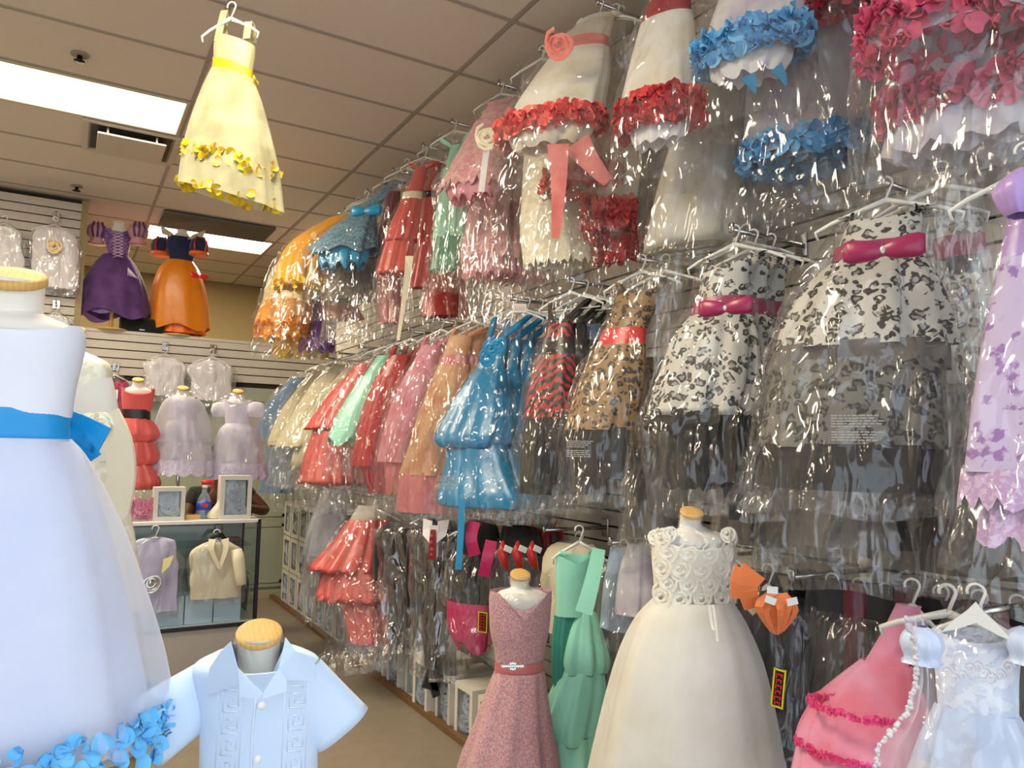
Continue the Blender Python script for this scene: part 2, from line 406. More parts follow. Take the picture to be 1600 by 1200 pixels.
# right slatted wall
wr = sbox('wall_right', (2.32, -.9, 0), (2.42, 10.5, CEIL+.2), M_groove)
bm = bmesh.new(); box(bm, (0, 0, 0), (.02, 8.4, .066)); sl = bm; me = bpy.data.meshes.new('slat'); bm.to_mesh(me); bm.free(); me.materials.append(M_wallp)
k = 0; z = .06
while z < CEIL-.02:
    o = bpy.data.objects.new('slat', me); o.location = (2.31, 3.3, z); C.objects.link(o); o.parent = wr; z += .0762
# back partition (two heights) with slats
wb = sbox('wall_back', (-.62-3.0, 7.52, 1.98), (0, 7.62, CEIL-.02), M_groove)
wb2 = sbox('wall_back_low', (0, 7.52, 1.98), (2.32, 7.66, 2.40), M_groove)
def slats(x0, x1, z0, z1, par, y=7.51):
    m = bpy.data.meshes.new('slat'); b = bmesh.new(); box(b, (0, 0, 0), (x1-x0, .02, .066)); b.to_mesh(m); b.free(); m.materials.append(M_wallp)
    z = z1-.036
    while z > z0+.02:
        o = bpy.data.objects.new('slat', m); o.location = ((x0+x1)/2, y, z); C.objects.link(o); o.parent = par; z -= .0762
slats(-3.6, 0, 1.98, CEIL-.05, wb); slats(0.0, 2.3, 1.98, 2.40, wb2)
sbox('trim_2', (-.0, 7.49, 2.40), (.05, 7.64, CEIL-.02), plain('post_paint', (.62, .54, .38), .6))
sbox('trim_3', (.05, 7.49, 2.395), (2.32, 7.72, 2.42), M_wallp)
sbox('wall_back_base', (-3.6, 7.52, 0), (2.32, 7.62, 1.98), M_green)
d1 = sbox('door_1', (1.05, 7.50, .10), (1.92, 7.525, 1.93), M_green)
for (a, b, c_, d_) in ((1.1, 1.87, 1.45, 1.88), (1.1, 1.87, .76, 1.38), (1.1, 1.87, .14, .69)):
    bm = bmesh.new()
    for (x0, x1, z0, z1) in ((a, b, d_-.025, d_), (a, b, c_, c_+.025), (a, a+.025, c_, d_), (b-.025, b, c_, d_)):
        box(bm, ((x0+x1)/2, 7.497, (z0+z1)/2), (x1-x0, .012, z1-z0))
    link('door_moulding', bm, M_green, d1, smooth=False)
sbox('baseboard_back', (-3.6, 7.495, 0), (2.3, 7.52, .05), plain('base_paint', (.68, .64, .52), .6))
sbox('baseboard_right', (1.76, -.9, 0), (1.80, 7.5, .03), M_base)
sbox('wall_back_room', (-3.7, 10.5, 0), (2.42, 10.6, CEIL+.2), M_yell)
sbox('wall_left', (-3.7, -.9, 0), (-3.6, 10.6, CEIL+.2), M_wallp)
sbox('wall_front', (-3.7, -1.0, 3.25), (2.42, -.9, CEIL+.2), M_wallp)
# hanging ceiling: tees and single tiles
ce = sbox('ceiling', (-3.7, -1.0, CEIL+.14), (2.42, 10.6, CEIL+.2), M_tile)
X0, Y0 = 1.771, 3.105
bm = bmesh.new(); box(bm, (0, 0, 0), (1.196, .586, .015)); mt = bpy.data.meshes.new('ceiling_tile'); bm.to_mesh(mt); bm.free(); mt.materials.append(M_tile)
LIGHTS = {(-2, 3), (-1, 8), (-4, 3), (-3, 8), (-2, -2)}; VENTS = {(-1, 7)}
rt = bmesh.new()
for i in range(-5, 1):
    for j in range(-7, 13):
        cx = X0+1.22*(i+.5); cy = Y0+.61*(j+.5)
        if cy > 10.5 or (i, j) in LIGHTS or cx-.6 > 2.4: continue
        if i == 0:
            o = bpy.data.objects.new('ceiling_tile', mt); o.location = (X0+.33, cy, CEIL+.006); o.scale = (.52, 1, 1)
        else:
            o = bpy.data.objects.new('ceiling_tile', mt); o.location = (cx, cy, CEIL+.006)
        C.objects.link(o); o.parent = ce
for i in range(-4, 1): box(rt, (X0+1.22*i, 4.8, CEIL), (.024, 11.4, .012))
for j in range(-7, 13):
    if Y0+.61*j < 10.5: box(rt, (-.64, Y0+.61*j, CEIL-.0005), (6.08, .024, .012))
link('ceiling_tee_grid', rt, M_tee, ce, smooth=False)
# wall angle
M_diff = glow('lamp_diffuser', (1.0, .93, .78), 4.0); M_frame = plain('lamp_frame', (.78, .74, .62), .4)
where = {(-2, 3): 'long bright ceiling light panel nearest the hanging yellow sashed dress, cut by the left edge', (-1, 8): 'smaller looking ceiling light panel behind the orange skirted costume dress',
         (-4, 3): 'ceiling light panel over the left side, outside the picture', (-3, 8): 'rear ceiling light panel over the left side, outside the picture', (-2, -2): 'ceiling light panel overhead behind the camera'}
for (i, j) in sorted(LIGHTS):
    cx = X0+1.22*(i+.5); cy = Y0+.61*(j+.5)
    t = thing('ceiling_light', where[(i, j)], 'ceiling light', (cx, cy, CEIL), 'recessed ceiling light panels')
    bm = bmesh.new()
    for (x, y, sx, sy) in ((0, .285, 1.2, .022), (0, -.285, 1.2, .022), (.59, 0, .022, .56), (-.59, 0, .022, .56)): box(bm, (cx+x, cy+y, CEIL+.0), (sx, sy, .03), .003)
    link('frame', bm, M_frame, t, smooth=False)
    bm = bmesh.new(); box(bm, (cx, cy, CEIL+.012), (1.16, .55, .008)); link('diffuser', bm, M_diff, t, smooth=False)
    area((cx, cy, CEIL-.02), 1.1, .5, 36 if i in (-1, -2) else 34, (1.0, .86, .62))
# air vents
t = thing('air_diffuser', 'white square air diffuser plate hanging just below the ceiling behind the long light panel', 'vent', (X0-1.22+.1-.33, Y0+.61*4.5, CEIL))
c = V((.27, 5.86, CEIL))
newbox('throat', c+V((0, 0, .0)), (.50, .50, .02), M_black, t); newbox('plate', c+V((0, -.02, -.06)), (.42, .42, .012), plain('vent_white', (.80, .77, .72), .5), t, .003)
bm = bmesh.new()
for (x, y, sx, sy) in ((0, .28, .6, .04), (0, -.28, .6, .04), (.28, 0, .04, .52), (-.28, 0, .04, .52)): box(bm, c+V((x, y, -.012)), (sx, sy, .02), .003)
for (x, y) in ((.15, .15), (-.15, .15), (.15, -.2), (-.15, -.2)): box(bm, c+V((x, y, -.03)), (.012, .012, .06))
link('frame', bm, plain('vent_white', (1, 1, 1)), t, smooth=False)
t = thing('return_grille', 'dark grey return air grille in the ceiling right before the rear light panel', 'vent', (X0-.61, Y0+.61*7.5, CEIL))
bm = bmesh.new(); cx, cy = X0-.61-.02, Y0+.61*7.5
newbox('backing', (cx, cy, CEIL-.012), (.99, .55, .006), plain('grille_dark', (.30, .28, .25), .7), t)
for k in range(16): box(bm, (cx, cy-.26+.035*k, CEIL-.024), (.99, .012, .018))
link('louvre', bm, plain('grille_grey', (.45, .42, .37), .6), t, smooth=False)
for nm, (u, v) in (('small dark ceiling sprinkler above the long light panel', (125, 84)), ('small dark ceiling sprinkler above the left slatted wall', (120, 290))):
    p = at(u, v, z=CEIL)
    t = thing('sprinkler', nm, 'sprinkler', p, 'ceiling sprinklers')
    bm = bmesh.new(); lathe(bm, p, [(.045, -.002), (.045, -.010), (.02, -.014)], 16); link('rosette', bm, plain('sprinkler_ring', (.6, .56, .5), .4), t)
    bm = bmesh.new(); lathe(bm, p, [(.014, -.01), (.014, -.04), (.03, -.042), (.03, -.047)], 10); link('head', bm, plain('sprinkler_dark', (.16, .12, .11), .4, .5), t)
# ================================================================ HANGING CLOTHES
CHR = [1.28, 1.84, 2.33, 2.83, 3.34, 3.80, 4.22, 4.70, 5.20, 5.70, 6.20, 6.7]
def rod(y, z, tier, far):
    p = V((2.3, y, z))
    t = thing('display_rod', 'chrome faceout rod on the right wall, %s tier, %s' % (tier, far), 'rod', p, 'chrome rods of the %s tier' % tier)
    bm = bmesh.new(); tube(bm, [p, p+V((-.36, 0, 0))], .009, 8); box(bm, p+V((-.365, 0, .006)), (.012, .022, .034), .003); link('bar', bm, M_chrome, t)
    newbox('wall_plate', p+V((-.006, 0, 0)), (.012, .05, .09), M_chrome, t, .003)
TOPY = [1.55, 2.10, 2.63, 3.11, 3.53, 4.12, 4.56, 5.10, 5.64, 6.2, 6.75]
ordn = ['first', 'second', 'third', 'fourth', 'fifth', 'sixth', 'seventh', 'eighth', 'ninth', 'tenth', 'eleventh', 'twelfth']
for k, y in enumerate(TOPY): rod(y, 3.45, 'top', ordn[k]+' from the window')
for k, y in enumerate(CHR): rod(y, 2.22, 'middle', ordn[k]+' from the window')
LOWY = [1.05, 1.6, 2.05, 2.5, 3.0, 3.5, 4.0, 4.5, 5.0, 5.5, 6.0]
for k, y in enumerate(LOWY): rod(y, 1.08, 'low', ordn[k]+' from the window')

def width3(uL, uR, v, d, n, ratio):
    uc = (uL+uR)/2; c = at(uc, v, d); r = (c-EYE); rh = V((r.x, r.y, 0)).normalized(); e = V((rh.y, -rh.x, 0))
    cosA = 1/math.sqrt(1+((uc-800)/FPX)**2); ext = (uR-uL)/2*d/FPX*cosA
    n = V((n[0], n[1], 0)).normalized(); wd = wdir(n)
    hw = ext/math.sqrt((wd.dot(e))**2+(ratio*n.dot(e))**2)
    return c, hw, hw*ratio
def hanger(parent, top, n, span=.19, drop=.07, mat=None, r=.0045, bar=False, lean=0):
    n = V((n[0], n[1], 0)).normalized(); wd = wdir(n); top = V(top); mat = mat or M_white_plastic
    bm = bmesh.new()
    tube(bm, [top+n*0+wd*(.018*cos(a)-.0)+V((0, 0, .018*sin(a))) for a in [R_(x) for x in range(200, -60, -26)]]+[top+V((0, 0, -.05))], r*.8, 6)
    nk = top+V((0, 0, -.05))
    link('hook', bm, mat, parent); bm = bmesh.new()
    for sg in (-1, 1):
        tube(bm, [nk, nk+wd*sg*span*.3+V((0, 0, -drop*.3)), nk+wd*sg*span*.75+V((0, 0, -drop*.75)), nk+wd*sg*span+V((0, 0, -drop*1.1+lean*sg)), nk+wd*sg*span*.96+V((0, 0, -drop*1.5+lean*sg))], [r*1.9, r*1.6, r*1.4, r*1.1, r*.9], 6)
    if bar: tube(bm, [nk+wd*span*.9+V((0, 0, -drop*1.3)), nk-wd*span*.9+V((0, 0, -drop*1.3))], r*.8, 6)
    link('hanger', bm, mat, parent)
    return nk, wd
SEED = [10]
def G(cat, label, d, n, parts, group=None, hang=None, bag=None, bagm=None, strap=None, name=None, hspan=.17, bagw=1.10, hangm=None, stack=None, ratio=.5, bagc=.02, folds=None, bar=False, wire=None):
    """a hanging garment. parts = [(part name, material, rows[(v,uL,uR)], options)]"""
    n = V((n[0], n[1], 0)).normalized(); wd = wdir(n)
    vs = [r[0] for p in parts for r in p[2]]; v0, v1 = min(vs), max(vs)
    dd = lambda v: d[0]+(d[1]-d[0])*max(0, min(1.3, (v-v0)/(v1-v0)))
    first = parts[0][2][0]; ctop, hw0, _ = width3(first[1], first[2], first[0], dd(v0), n, ratio)
    if hang: tp = at(hang[0], hang[1], hang[2] if len(hang) > 2 else d[0])
    else: tp = ctop+V((0, 0, .14))
    SEED[0] += 1; sd = SEED[0]
    t = thing(name or cat.replace(' ', '_'), label, cat, tp, group)
    hanger(t, tp, n, hspan, .06, hangm, bar=bar)
    env = []; out = {}
    for k, (pn, mat, rows, op) in enumerate(parts):
        rt_ = op.get('ratio', ratio); rr = [width3(uL, uR, v, dd(v), n, rt_) for v, uL, uR in rows]
        if not op.get('free'): env += rr
        bm = bmesh.new()
        rings = loft(bm, rr, n, nt=op.get('nt', 72), m=op.get('m', 4), tz=op.get('tz', 0), folds=(lambda q: (q[0], q[1], q[2]*1.45))(op.get('f', (9, .0, .05))), seed=sd+k, dip=op.get('dip', 0), dipb=op.get('dipb', 0), hem=op.get('hem', (0, 0)), inward=op.get('inw', 0), square=op.get('sq', 1), vdip=op.get('v', False), sharp=op.get('sharp', 0), crease=op.get('cr', 0), cfreq=op.get('cf', 9))
        if op.get('puff'):   # gathered hem rolled under
            pass
        if 'trim' in op: pass
        o = link(pn, bm, mat, t, kind=op.get('kind'))
        out[pn] = (rr, [[v_ for v_ in []]])
        for tr in op.get('petals', []):      # (material, count, size, spread, s)
            m_, cnt, size, spread, s = tr
            bm = bmesh.new(); tmp = bmesh.new()
            idx = min(len(rr)-1, int(round(s*(len(rr)-1))))
            rg = loft(tmp, [rr[idx], (rr[idx][0]+V((0, 0, -.001)), rr[idx][1], rr[idx][2])], n, nt=44, m=1, folds=(9, .03, .03), seed=sd)[0]
            petals(bm, rg, cnt, size, spread, random.Random(sd+cnt)); tmp.free()
            link('petal_trim', bm, m_, t, kind='stuff')
    if strap:
        c0, hw, hd = env[0]; nk = tp+V((0, 0, -.05))
        for sg in (-1, 1):
            bm = bmesh.new(); e = nk+wd*sg*hspan*.62+V((0, 0, -.035))
            ribbon(bm, [c0+wd*sg*hw*.8+n*hd*.5, (c0+wd*sg*hw*.72+n*hd*.4+e)/2+n*.01, e, (c0+wd*sg*hw*.78-n*hd*.5+e)/2-n*.01, c0+wd*sg*hw*.8-n*hd*.5], .022, wd)
            link('strap', bm, strap, t)
    if bag:
        vb, wb_ = bag[0], bag[1]
        env.sort(key=lambda e: -e[0].z)
        nk = tp+V((0, 0, -.035)); rows = [(nk, .025, .02), (nk+V((0, 0, -.045)), max(hw0*.8, .08), .04)]
        mw = 0; md = 0; sel = env[::max(1, len(env)//7)]
        if sel[-1] is not env[-1]: sel.append(env[-1])
        for c_, a, b in sel:
            mw = max(mw*.96, a); md = max(md*.96, b)
            if rows[-1][0].z-c_.z < .03: continue
            rows.append((c_, mw*bagw+.012, md*1.18+.014))
        vz = env[-1][0]; pxlast = parts[-1][2][-1]
        cb = at((bag[2] if len(bag) > 2 else (pxlast[1]+pxlast[2])/2), vb, dd(vb)); rows.append(((vz+cb)/2, mw*bagw*(1+wb_)/2+.015, md*1.15+.01)); rows.append((cb, mw*bagw*wb_+.012, md*1.05+.01))
        bm = bmesh.new(); loft(bm, rows, n, nt=60, m=5, folds=(7, .02, .05), seed=sd, crease=bagc, cfreq=7.5, hem=(.02, 5)); link('plastic_cover', bm, bagm or M_film, t)
    return t, env, wd, n
def tree(o, off, parent=None, mats=None):
    c = o.copy(); C.objects.link(c); c.parent = parent
    if parent is None: c.location = o.location+V(off)
    for ch in list(o.children):
        if ch.name.split('.')[0] in SKIP: continue
        k = tree(ch, off, c, mats)
        if mats and k.name.split('.')[0] in mats:
            k.material_slots[0].link = 'OBJECT'; k.material_slots[0].material = mats[k.name.split('.')[0]]
    return c
SKIP = {'bow', 'ribbon', 'size_marker', 'red_scribble', 'printed_warning', 'rosette', 'sash_tail', 'ribbon_point'}
def stack(t, cnt, dx, label, group, mats=None, dz=0.0, dy=0.0):
    for k in range(1, cnt+1):
        c = tree(t, (dx*k, dy*k, dz*k), None, mats[(k-1) % len(mats)] if mats else None)
        c['label'] = label+', '+('second', 'third', 'fourth', 'fifth')[k-1]+' back'; c['group'] = group
def off(px, p):   # helper: centre point of env row nearest to v
    return p
# ---- cloth colours
c_ = cloth
IV = c_('ivory_organza', (.92, .89, .81), 'tulle'); IVS = c_('ivory_satin', (.94, .90, .80), 'satin'); WHT = c_('white_organza', (.91, .90, .94), 'tulle')
WHL = c_('lilac_white', (.85, .81, .90), 'tulle'); CORP = c_('coral_petal', (.90, .41, .38), 'satin', rough=.75); REDP = c_('red_petal', (.80, .24, .26), 'satin', rough=.75)
BLUP = c_('blue_petal', (.46, .74, .93), 'satin', rough=.75); PNKP = c_('hot_pink_petal', (.86, .36, .51), 'satin', rough=.75); YELP = c_('yellow_petal', (.98, .85, .10), 'satin', rough=.55)
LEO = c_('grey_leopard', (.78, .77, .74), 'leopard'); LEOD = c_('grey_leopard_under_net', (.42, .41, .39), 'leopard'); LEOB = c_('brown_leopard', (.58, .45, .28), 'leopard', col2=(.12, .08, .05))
MAG = c_('magenta_satin', (.60, .14, .33), 'satin'); BLK = c_('black_net', (.055, .05, .055), 'tulle'); BLKS = c_('black_satin', (.03, .03, .035), 'satin')
ZEB = c_('red_zebra', (.70, .10, .12), 'zebra'); BLU = c_('azure_satin', (.0, .50, .70), 'satin', rough=.3)
PEACH = c_('peach_organza', (.88, .62, .47), 'tulle'); PINK = c_('rose_pink', (.92, .56, .62), 'tulle'); PINKL = c_('pale_pink', (.93, .74, .74), 'lace', col2=(.90, .62, .66))
RED = c_('cherry_satin', (.70, .12, .14), 'satin'); CORAL = c_('coral_satin', (.84, .36, .34), 'satin'); MINT = c_('mint_satin', (.62, .91, .81), 'satin'); MINTD = c_('sea_green_satin', (.22, .60, .46), 'satin')
SLATE = c_('slate_blue', (.36, .48, .62), 'cotton'); TURQ = c_('turquoise_satin', (.05, .55, .75), 'satin'); GLB = c_('blue_glitter', (.30, .50, .62), 'sequin', col2=(.55, .70, .78))
GOLD = c_('gold_satin', (.87, .60, .10), 'satin'); CHAMP = c_('champagne_net', (.82, .70, .50), 'sequin', col2=(.92, .84, .66)); ORNG = c_('orange_organza', (.90, .56, .16), 'tulle'); YEL = c_('yellow_satin', (.93, .80, .12), 'satin')
PURP = c_('purple_net', (.42, .26, .58), 'tulle'); BURG = c_('burgundy', (.36, .10, .16), 'satin'); ROSE = c_('rose_taffeta', (.80, .46, .48), 'satin')
LILAC = c_('lilac_embroidered', (.80, .74, .90), 'embroid', col2=(.60, .44, .72), scale=1.7); LILH = c_('lilac_lace', (.78, .64, .84), 'lace', col2=(.84, .76, .90), scale=2.2); LILS = c_('lilac_satin', (.72, .60, .86), 'satin')
GREY = c_('charcoal_cloth', (.16, .15, .17), 'cotton'); CREAM = c_('cream_cloth', (.90, .86, .74), 'cotton'); SHEER = c_('sheer_ivory', (.93, .88, .76), 'tulle', alpha=.55)
MAGC = c_('magenta_cloth', (.74, .07, .36), 'satin'); DUSK = c_('dusty_blue', (.60, .67, .78), 'tulle'); ORF = c_('orange_felt', (.88, .48, .26), 'cotton')
SMOKE = c_('smoke_net', (.40, .38, .37), 'tulle')
BABY = c_('pale_blue_satin', (.80, .86, .97), 'satin'); HOTP = c_('hot_pink_net', (.97, .32, .56), 'tulle'); PNKN = c_('pink_net', (.96, .55, .66), 'tulle')
F9 = (9, .01, .05); near = (-1, -.45); mid = (-1, -.65); far = (-1, -1.0)
def bodice(m, rows, **k): return ('bodice', m, rows, dict(f=(5, .0, .02), ratio=.5, square=.9, **k))
def skirt(m, rows, name='skirt', **k):
    o = dict(f=(8, .03, .13)); o.update(k); return (name, m, rows, o)
def under(m, rows, name='petticoat', **k):
    o = dict(f=(10, .04, .12), free=True, hem=(.03, 12)); o.update(k); return (name, m, rows, o)
def garment_bow(t, u, v, d, width, mat, n=near, label=None):
    c = at(u, v, d); bm = bmesh.new(); bow(bm, c, wdir(n), n, width); b = link('bow', bm, mat, t)
    bm = bmesh.new(); knot(bm, c, n, width); link('knot', bm, c_('silver_sequin', (.7, .7, .7), 'sequin'), b); return b
# ================= top tier (fitted from the left, far, to the right, near)
t, *_ = G('dress', 'gold costume dress with yellow petals at the top far end of the right wall', (5.75, 5.5), far,
  [skirt(GOLD, [(340, 515, 556), (375, 458, 520), (412, 434, 510), (450, 430, 505)], f=(9, .04, .14), inw=.05, petals=[(YELP, 40, .05, .05, 1.0)])], hang=(573, 303), bag=(500, 1.05))
G('dress', 'champagne net costume dress with orange ruffled hem under the gold dress', (6.2, 5.8), far,
  [skirt(CHAMP, [(390, 450, 500), (430, 422, 490), (475, 412, 488)], f=(6, .03, .12)), skirt(ORNG, [(470, 412, 490), (500, 404, 485), (522, 405, 478)], 'ruffle', f=(11, .06, .16), hem=(.06, 9), petals=[(ORNG, 60, .07, .1, 1.0)])], hang=(560, 312), bag=(560, 1.1))
G('skirt', 'yellow satin costume skirt with ribbon strips hanging lowest under the orange ruffles', (6.3, 5.95), far,
  [skirt(YEL, [(480, 455, 500), (520, 438, 505), (552, 432, 512)], f=(12, .08, .16), hem=(.08, 14), sharp=1)], hang=(551, 320))
G('skirt', 'purple net costume skirt hanging beside the yellow ribbon skirt', (6.1, 5.75), far,
  [skirt(PURP, [(440, 500, 530), (490, 482, 525), (545, 470, 522)], f=(9, .06, .14), hem=(.06, 8))], hang=(578, 300), bag=(560, 1.05))
G('dress', 'coral pink dress squeezed between the gold and the blue glitter dresses', (6.0, 5.7), far,
  [skirt(CORAL, [(350, 540, 565), (410, 490, 530), (450, 486, 525)]), skirt(CORAL, [(445, 500, 540), (500, 508, 565)], 'tier')], hang=(573, 300), bag=(540, 1.1))
t, *_ = G('dress', 'blue glitter dress with turquoise satin lining and bow, flaring from the top tier', (5.54, 5.15), far,
  [bodice(GLB, [(287, 606, 624), (308, 580, 605), (330, 555, 588)]), skirt(GLB, [(332, 552, 588), (362, 512, 586), (395, 480, 584)], f=(5, .03, .13), hem=(.05, 5)),
   under(TURQ, [(378, 500, 578), (405, 498, 575), (417, 505, 568)], 'lining', hem=(.06, 9))], hang=(617, 268), bag=(470, 1.02), strap=GLB)
garment_bow(t, 573, 331, 5.05, .22, TURQ, far)
G('dress', 'smoke grey net dress in crinkled film below the blue glitter dress', (5.6, 5.3), far, [skirt(SMOKE, [(380, 545, 600), (430, 520, 600), (470, 512, 600)])], hang=(620, 266), bag=(530, 1.06), bagm=M_filmgrey)
G('dress', 'striped rose and burgundy dress between the blue glitter dress and the red tiered dress', (5.35, 5.15), far,
  [skirt(BURG, [(300, 606, 626), (340, 598, 622), (400, 585, 615)], f=(9, .08, .2)), skirt(ROSE, [(398, 590, 622), (470, 590, 625), (505, 596, 622)], 'tier', f=(9, .08, .2))], hang=(636, 252), bag=(525, 1.1))
t, *_ = G('dress', 'red tiered satin dress with white sash on the top tier', (5.07, 4.8), far,
  [bodice(CORAL, [(262, 650, 668), (285, 640, 664), (302, 631, 660)]), ('sash', IVS, [(301, 629, 660), (313, 628, 660)], dict(f=(4, 0, .02))),
   skirt(CORAL, [(312, 627, 660), (345, 612, 655), (378, 602, 650)], 'tier', inw=.02), skirt(CORAL, [(374, 604, 648), (400, 597, 645), (428, 590, 640)], 'tier', inw=.03, f=(9, .05, .13))], hang=(664, 234), bag=(500, 1.05), strap=CORAL)
bm = bmesh.new(); ribbon(bm, [at(640, 400, 4.75), at(634, 450, 4.72), at(622, 532, 4.7)], .055, wdir(far), taper=.35); link('sash_tail', bm, IVS, t)
G('dress', 'red tiered satin dress with black sash on the top tier', (5.2, 5.0), far,
  [bodice(CORAL, [(255, 675, 690), (280, 668, 686), (300, 663, 680)]), ('sash', BLKS, [(299, 661, 680), (310, 660, 680)], dict(f=(4, 0, .02))),
   skirt(CORAL, [(310, 658, 682), (345, 655, 682), (380, 650, 680)], 'tier'), skirt(CORAL, [(376, 652, 680), (410, 645, 678), (450, 637, 672)], 'tier', f=(9, .05, .13))], hang=(674, 234), bag=(505, 1.08), strap=CORAL)
G('dress', 'dark red dress low on the top tier behind the mint dress', (5.1, 4.9), far, [skirt(RED, [(380, 675, 715), (440, 664, 725), (495, 662, 730)], f=(7, .05, .14))], hang=(690, 212), bag=(515, 1.03))
t, *_ = G('dress', 'mint satin dress with sea green tier in film, top tier', (4.69, 4.45), mid,
  [bodice(MINT, [(228, 704, 728), (262, 696, 728)]), skirt(MINT, [(262, 694, 728), (310, 686, 726), (372, 679, 722)]), skirt(MINTD, [(368, 680, 720), (400, 676, 716), (424, 673, 712)], 'tier', inw=.03)], hang=(710, 192), bag=(455, 1.15), strap=MINT)
t, *_ = G('dress', 'pale pink ruffled dress with white rose at the waist, top tier', (4.19, 3.85), mid,
  [bodice(PINKL, [(160, 764, 798), (190, 745, 796)]), skirt(PINKL, [(188, 742, 796), (225, 722, 795), (262, 703, 790), (292, 688, 785)], hem=(.05, 22), inw=.03),
   under(PINK, [(270, 702, 780), (300, 700, 778), (312, 708, 770)], 'ruffle', hem=(.05, 11))], hang=(783, 133), bag=(430, 1.05), strap=PINKL)
bm = bmesh.new(); rosette(bm, at(762, 216, 3.72), (-.5, -.9, .1), .055); link('rosette', bm, IVS, t)
bm = bmesh.new(); ribbon(bm, [at(762, 222, 3.72), at(757, 260, 3.7), at(752, 300, 3.7)], .035, wdir(mid)); link('sash_tail', bm, WHT, t)
t2, *_ = G('dress', 'pink dress with scalloped hem and rose underskirt, hanging lower behind the rose-waisted dress', (4.3, 4.05), mid,
  [skirt(PINKL, [(215, 765, 812), (280, 745, 806), (340, 733, 798), (404, 724, 795)], hem=(.05, 26)), under(PINK, [(395, 728, 790), (418, 724, 792), (432, 724, 795)], 'ruffle')], hang=(795, 137), bag=(500, 1.05))
stack(t2, 3, .075, 'pink frilled dress in film, behind the pink dresses on the same top rod', 'pink dresses at the back of the rod')
# ivory dresses with coral petals
t, *_ = G('dress', 'ivory dress with coral sash, rose and coral petal hem bulging from the top tier', (3.41, 3.0), mid,
  [('bodice', SHEER, [(28, 908, 962), (50, 884, 956), (68, 868, 950)], dict(f=(6, .0, .04))), ('sash', c_('coral_organza', (.90, .50, .46), 'tulle'), [(66, 866, 950), (84, 860, 952)], dict(f=(5, .0, .03))),
   skirt(IV, [(84, 858, 952), (125, 826, 950), (165, 800, 942), (205, 782, 936)], f=(7, .02, .06), petals=[(CORP, 230, .060, .055, 1.0)]),
   under(SHEER, [(180, 800, 925), (215, 796, 922), (232, 812, 905)], 'petticoat', hem=(.02, 9)), under(IV, [(150, 815, 915), (200, 815, 910), (215, 830, 895)], 'underskirt', hem=(.02, 12))], hang=(937, 5), bag=(300, 1.0), strap=IV)
bm = bmesh.new(); rosette(bm, at(873, 72, 2.98), (-.4, -.9, -.1), .05); link('rosette', bm, c_('coral_organza', (1, 1, 1), 'tulle'), t)
COR2 = c_('coral_ribbon', (.88, .48, .45), 'tulle')
bm = bmesh.new(); ribbon(bm, [at(872, 225, 2.9), at(873, 290, 2.88), at(868, 372, 2.86)], .085, RT, taper=.35); link('sash_tail', bm, COR2, t)
bm = bmesh.new(); ribbon(bm, [at(900, 222, 2.92), at(920, 250, 2.92), at(950, 285, 2.92)], .12, (RT+UP), taper=.35); link('sash_tail', bm, COR2, t)
G('dress', 'second ivory dress with coral petal hem, lower behind the long coral ribbon', (3.6, 3.4), mid, [skirt(IV, [(90, 900, 975), (180, 870, 980), (250, 856, 975), (290, 852, 968)], petals=[(CORP, 160, .06, .06, 1.0)])], hang=(950, 8), bag=(370, 1.05))
G('dress', 'ivory lace dress with looped scallop hem under the coral petal dresses', (3.75, 3.55), mid, [skirt(c_('ivory_lace', (.90, .87, .76), 'lace', col2=(.95, .92, .84)), [(200, 820, 900), (290, 815, 915), (360, 812, 925), (412, 818, 930)], hem=(.045, 30), f=(9, .02, .07))], hang=(847, 77), bag=(450, 1.05))
G('dress', 'ivory satin dress with red petal clump hanging over the brown leopard dress hangers', (3.45, 3.3), mid, [skirt(IVS, [(180, 950, 1010), (270, 940, 1000), (350, 915, 985)], petals=[(CORP, 120, .06, .10, 1.0), (REDP, 60, .06, .03, 1.0)])], hang=(962, 12), bag=(400, 1.1))
G('dress', 'dress with dark red petal hem, lowest just left of the white chrome-rod hangers', (3.5, 3.35), mid, [skirt(IV, [(250, 950, 1010), (330, 940, 1010), (398, 935, 1010)], petals=[(REDP, 170, .06, .07, 1.0)])], hang=(970, 15), bag=(440, 1.1))
t, *_ = G('dress', 'ivory dress with dark red sash and red petal hem, top tier centre', (2.96, 2.7), near,
  [bodice(IV, [(-50, 1030, 1090), (0, 1012, 1080)]), ('sash', c_('wine_satin', (.58, .06, .14), 'satin'), [(0, 1010, 1079), (30, 1002, 1080)], dict(f=(5, 0, .02))),
   skirt(IV, [(30, 1000, 1082), (90, 984, 1088), (145, 972, 1092), (190, 968, 1092)], f=(7, .02, .06), petals=[(REDP, 220, .058, .085, 1.0)]), under(WHT, [(160, 985, 1075), (205, 985, 1072), (225, 995, 1062)], hem=(.02, 9))], hang=(1060, -88), bag=(290, 1.04), strap=IV)
t, *_ = G('dress', 'long plain ivory dress with wide slanting hem behind the red petal dress', (3.1, 2.95), near, [skirt(IV, [(40, 1100, 1155), (160, 1065, 1158), (280, 1030, 1160), (388, 1008, 1150)], f=(7, .02, .06), inw=.03)], hang=(1075, -88), bag=(420, 1.03))
stack(t, 2, .08, 'ivory dress between the long plain ivory dress and the wall', 'ivory dresses at the back of the rod')
t, *_ = G('dress', 'white dress with blue petal hem and blue ribbon points, upper one of the two', (2.75, 2.5), near,
  [bodice(WHL, [(-170, 1185, 1245), (-120, 1172, 1245)]), skirt(WHL, [(-120, 1170, 1246), (-40, 1130, 1254), (30, 1102, 1260), (85, 1090, 1256)], f=(7, .02, .05), petals=[(BLUP, 260, .058, .07, 1.0)]),
   under(WHT, [(50, 1115, 1235), (100, 1112, 1235), (122, 1125, 1220)], hem=(.02, 9))], hang=(1215, -215), bag=(200, 1.03))
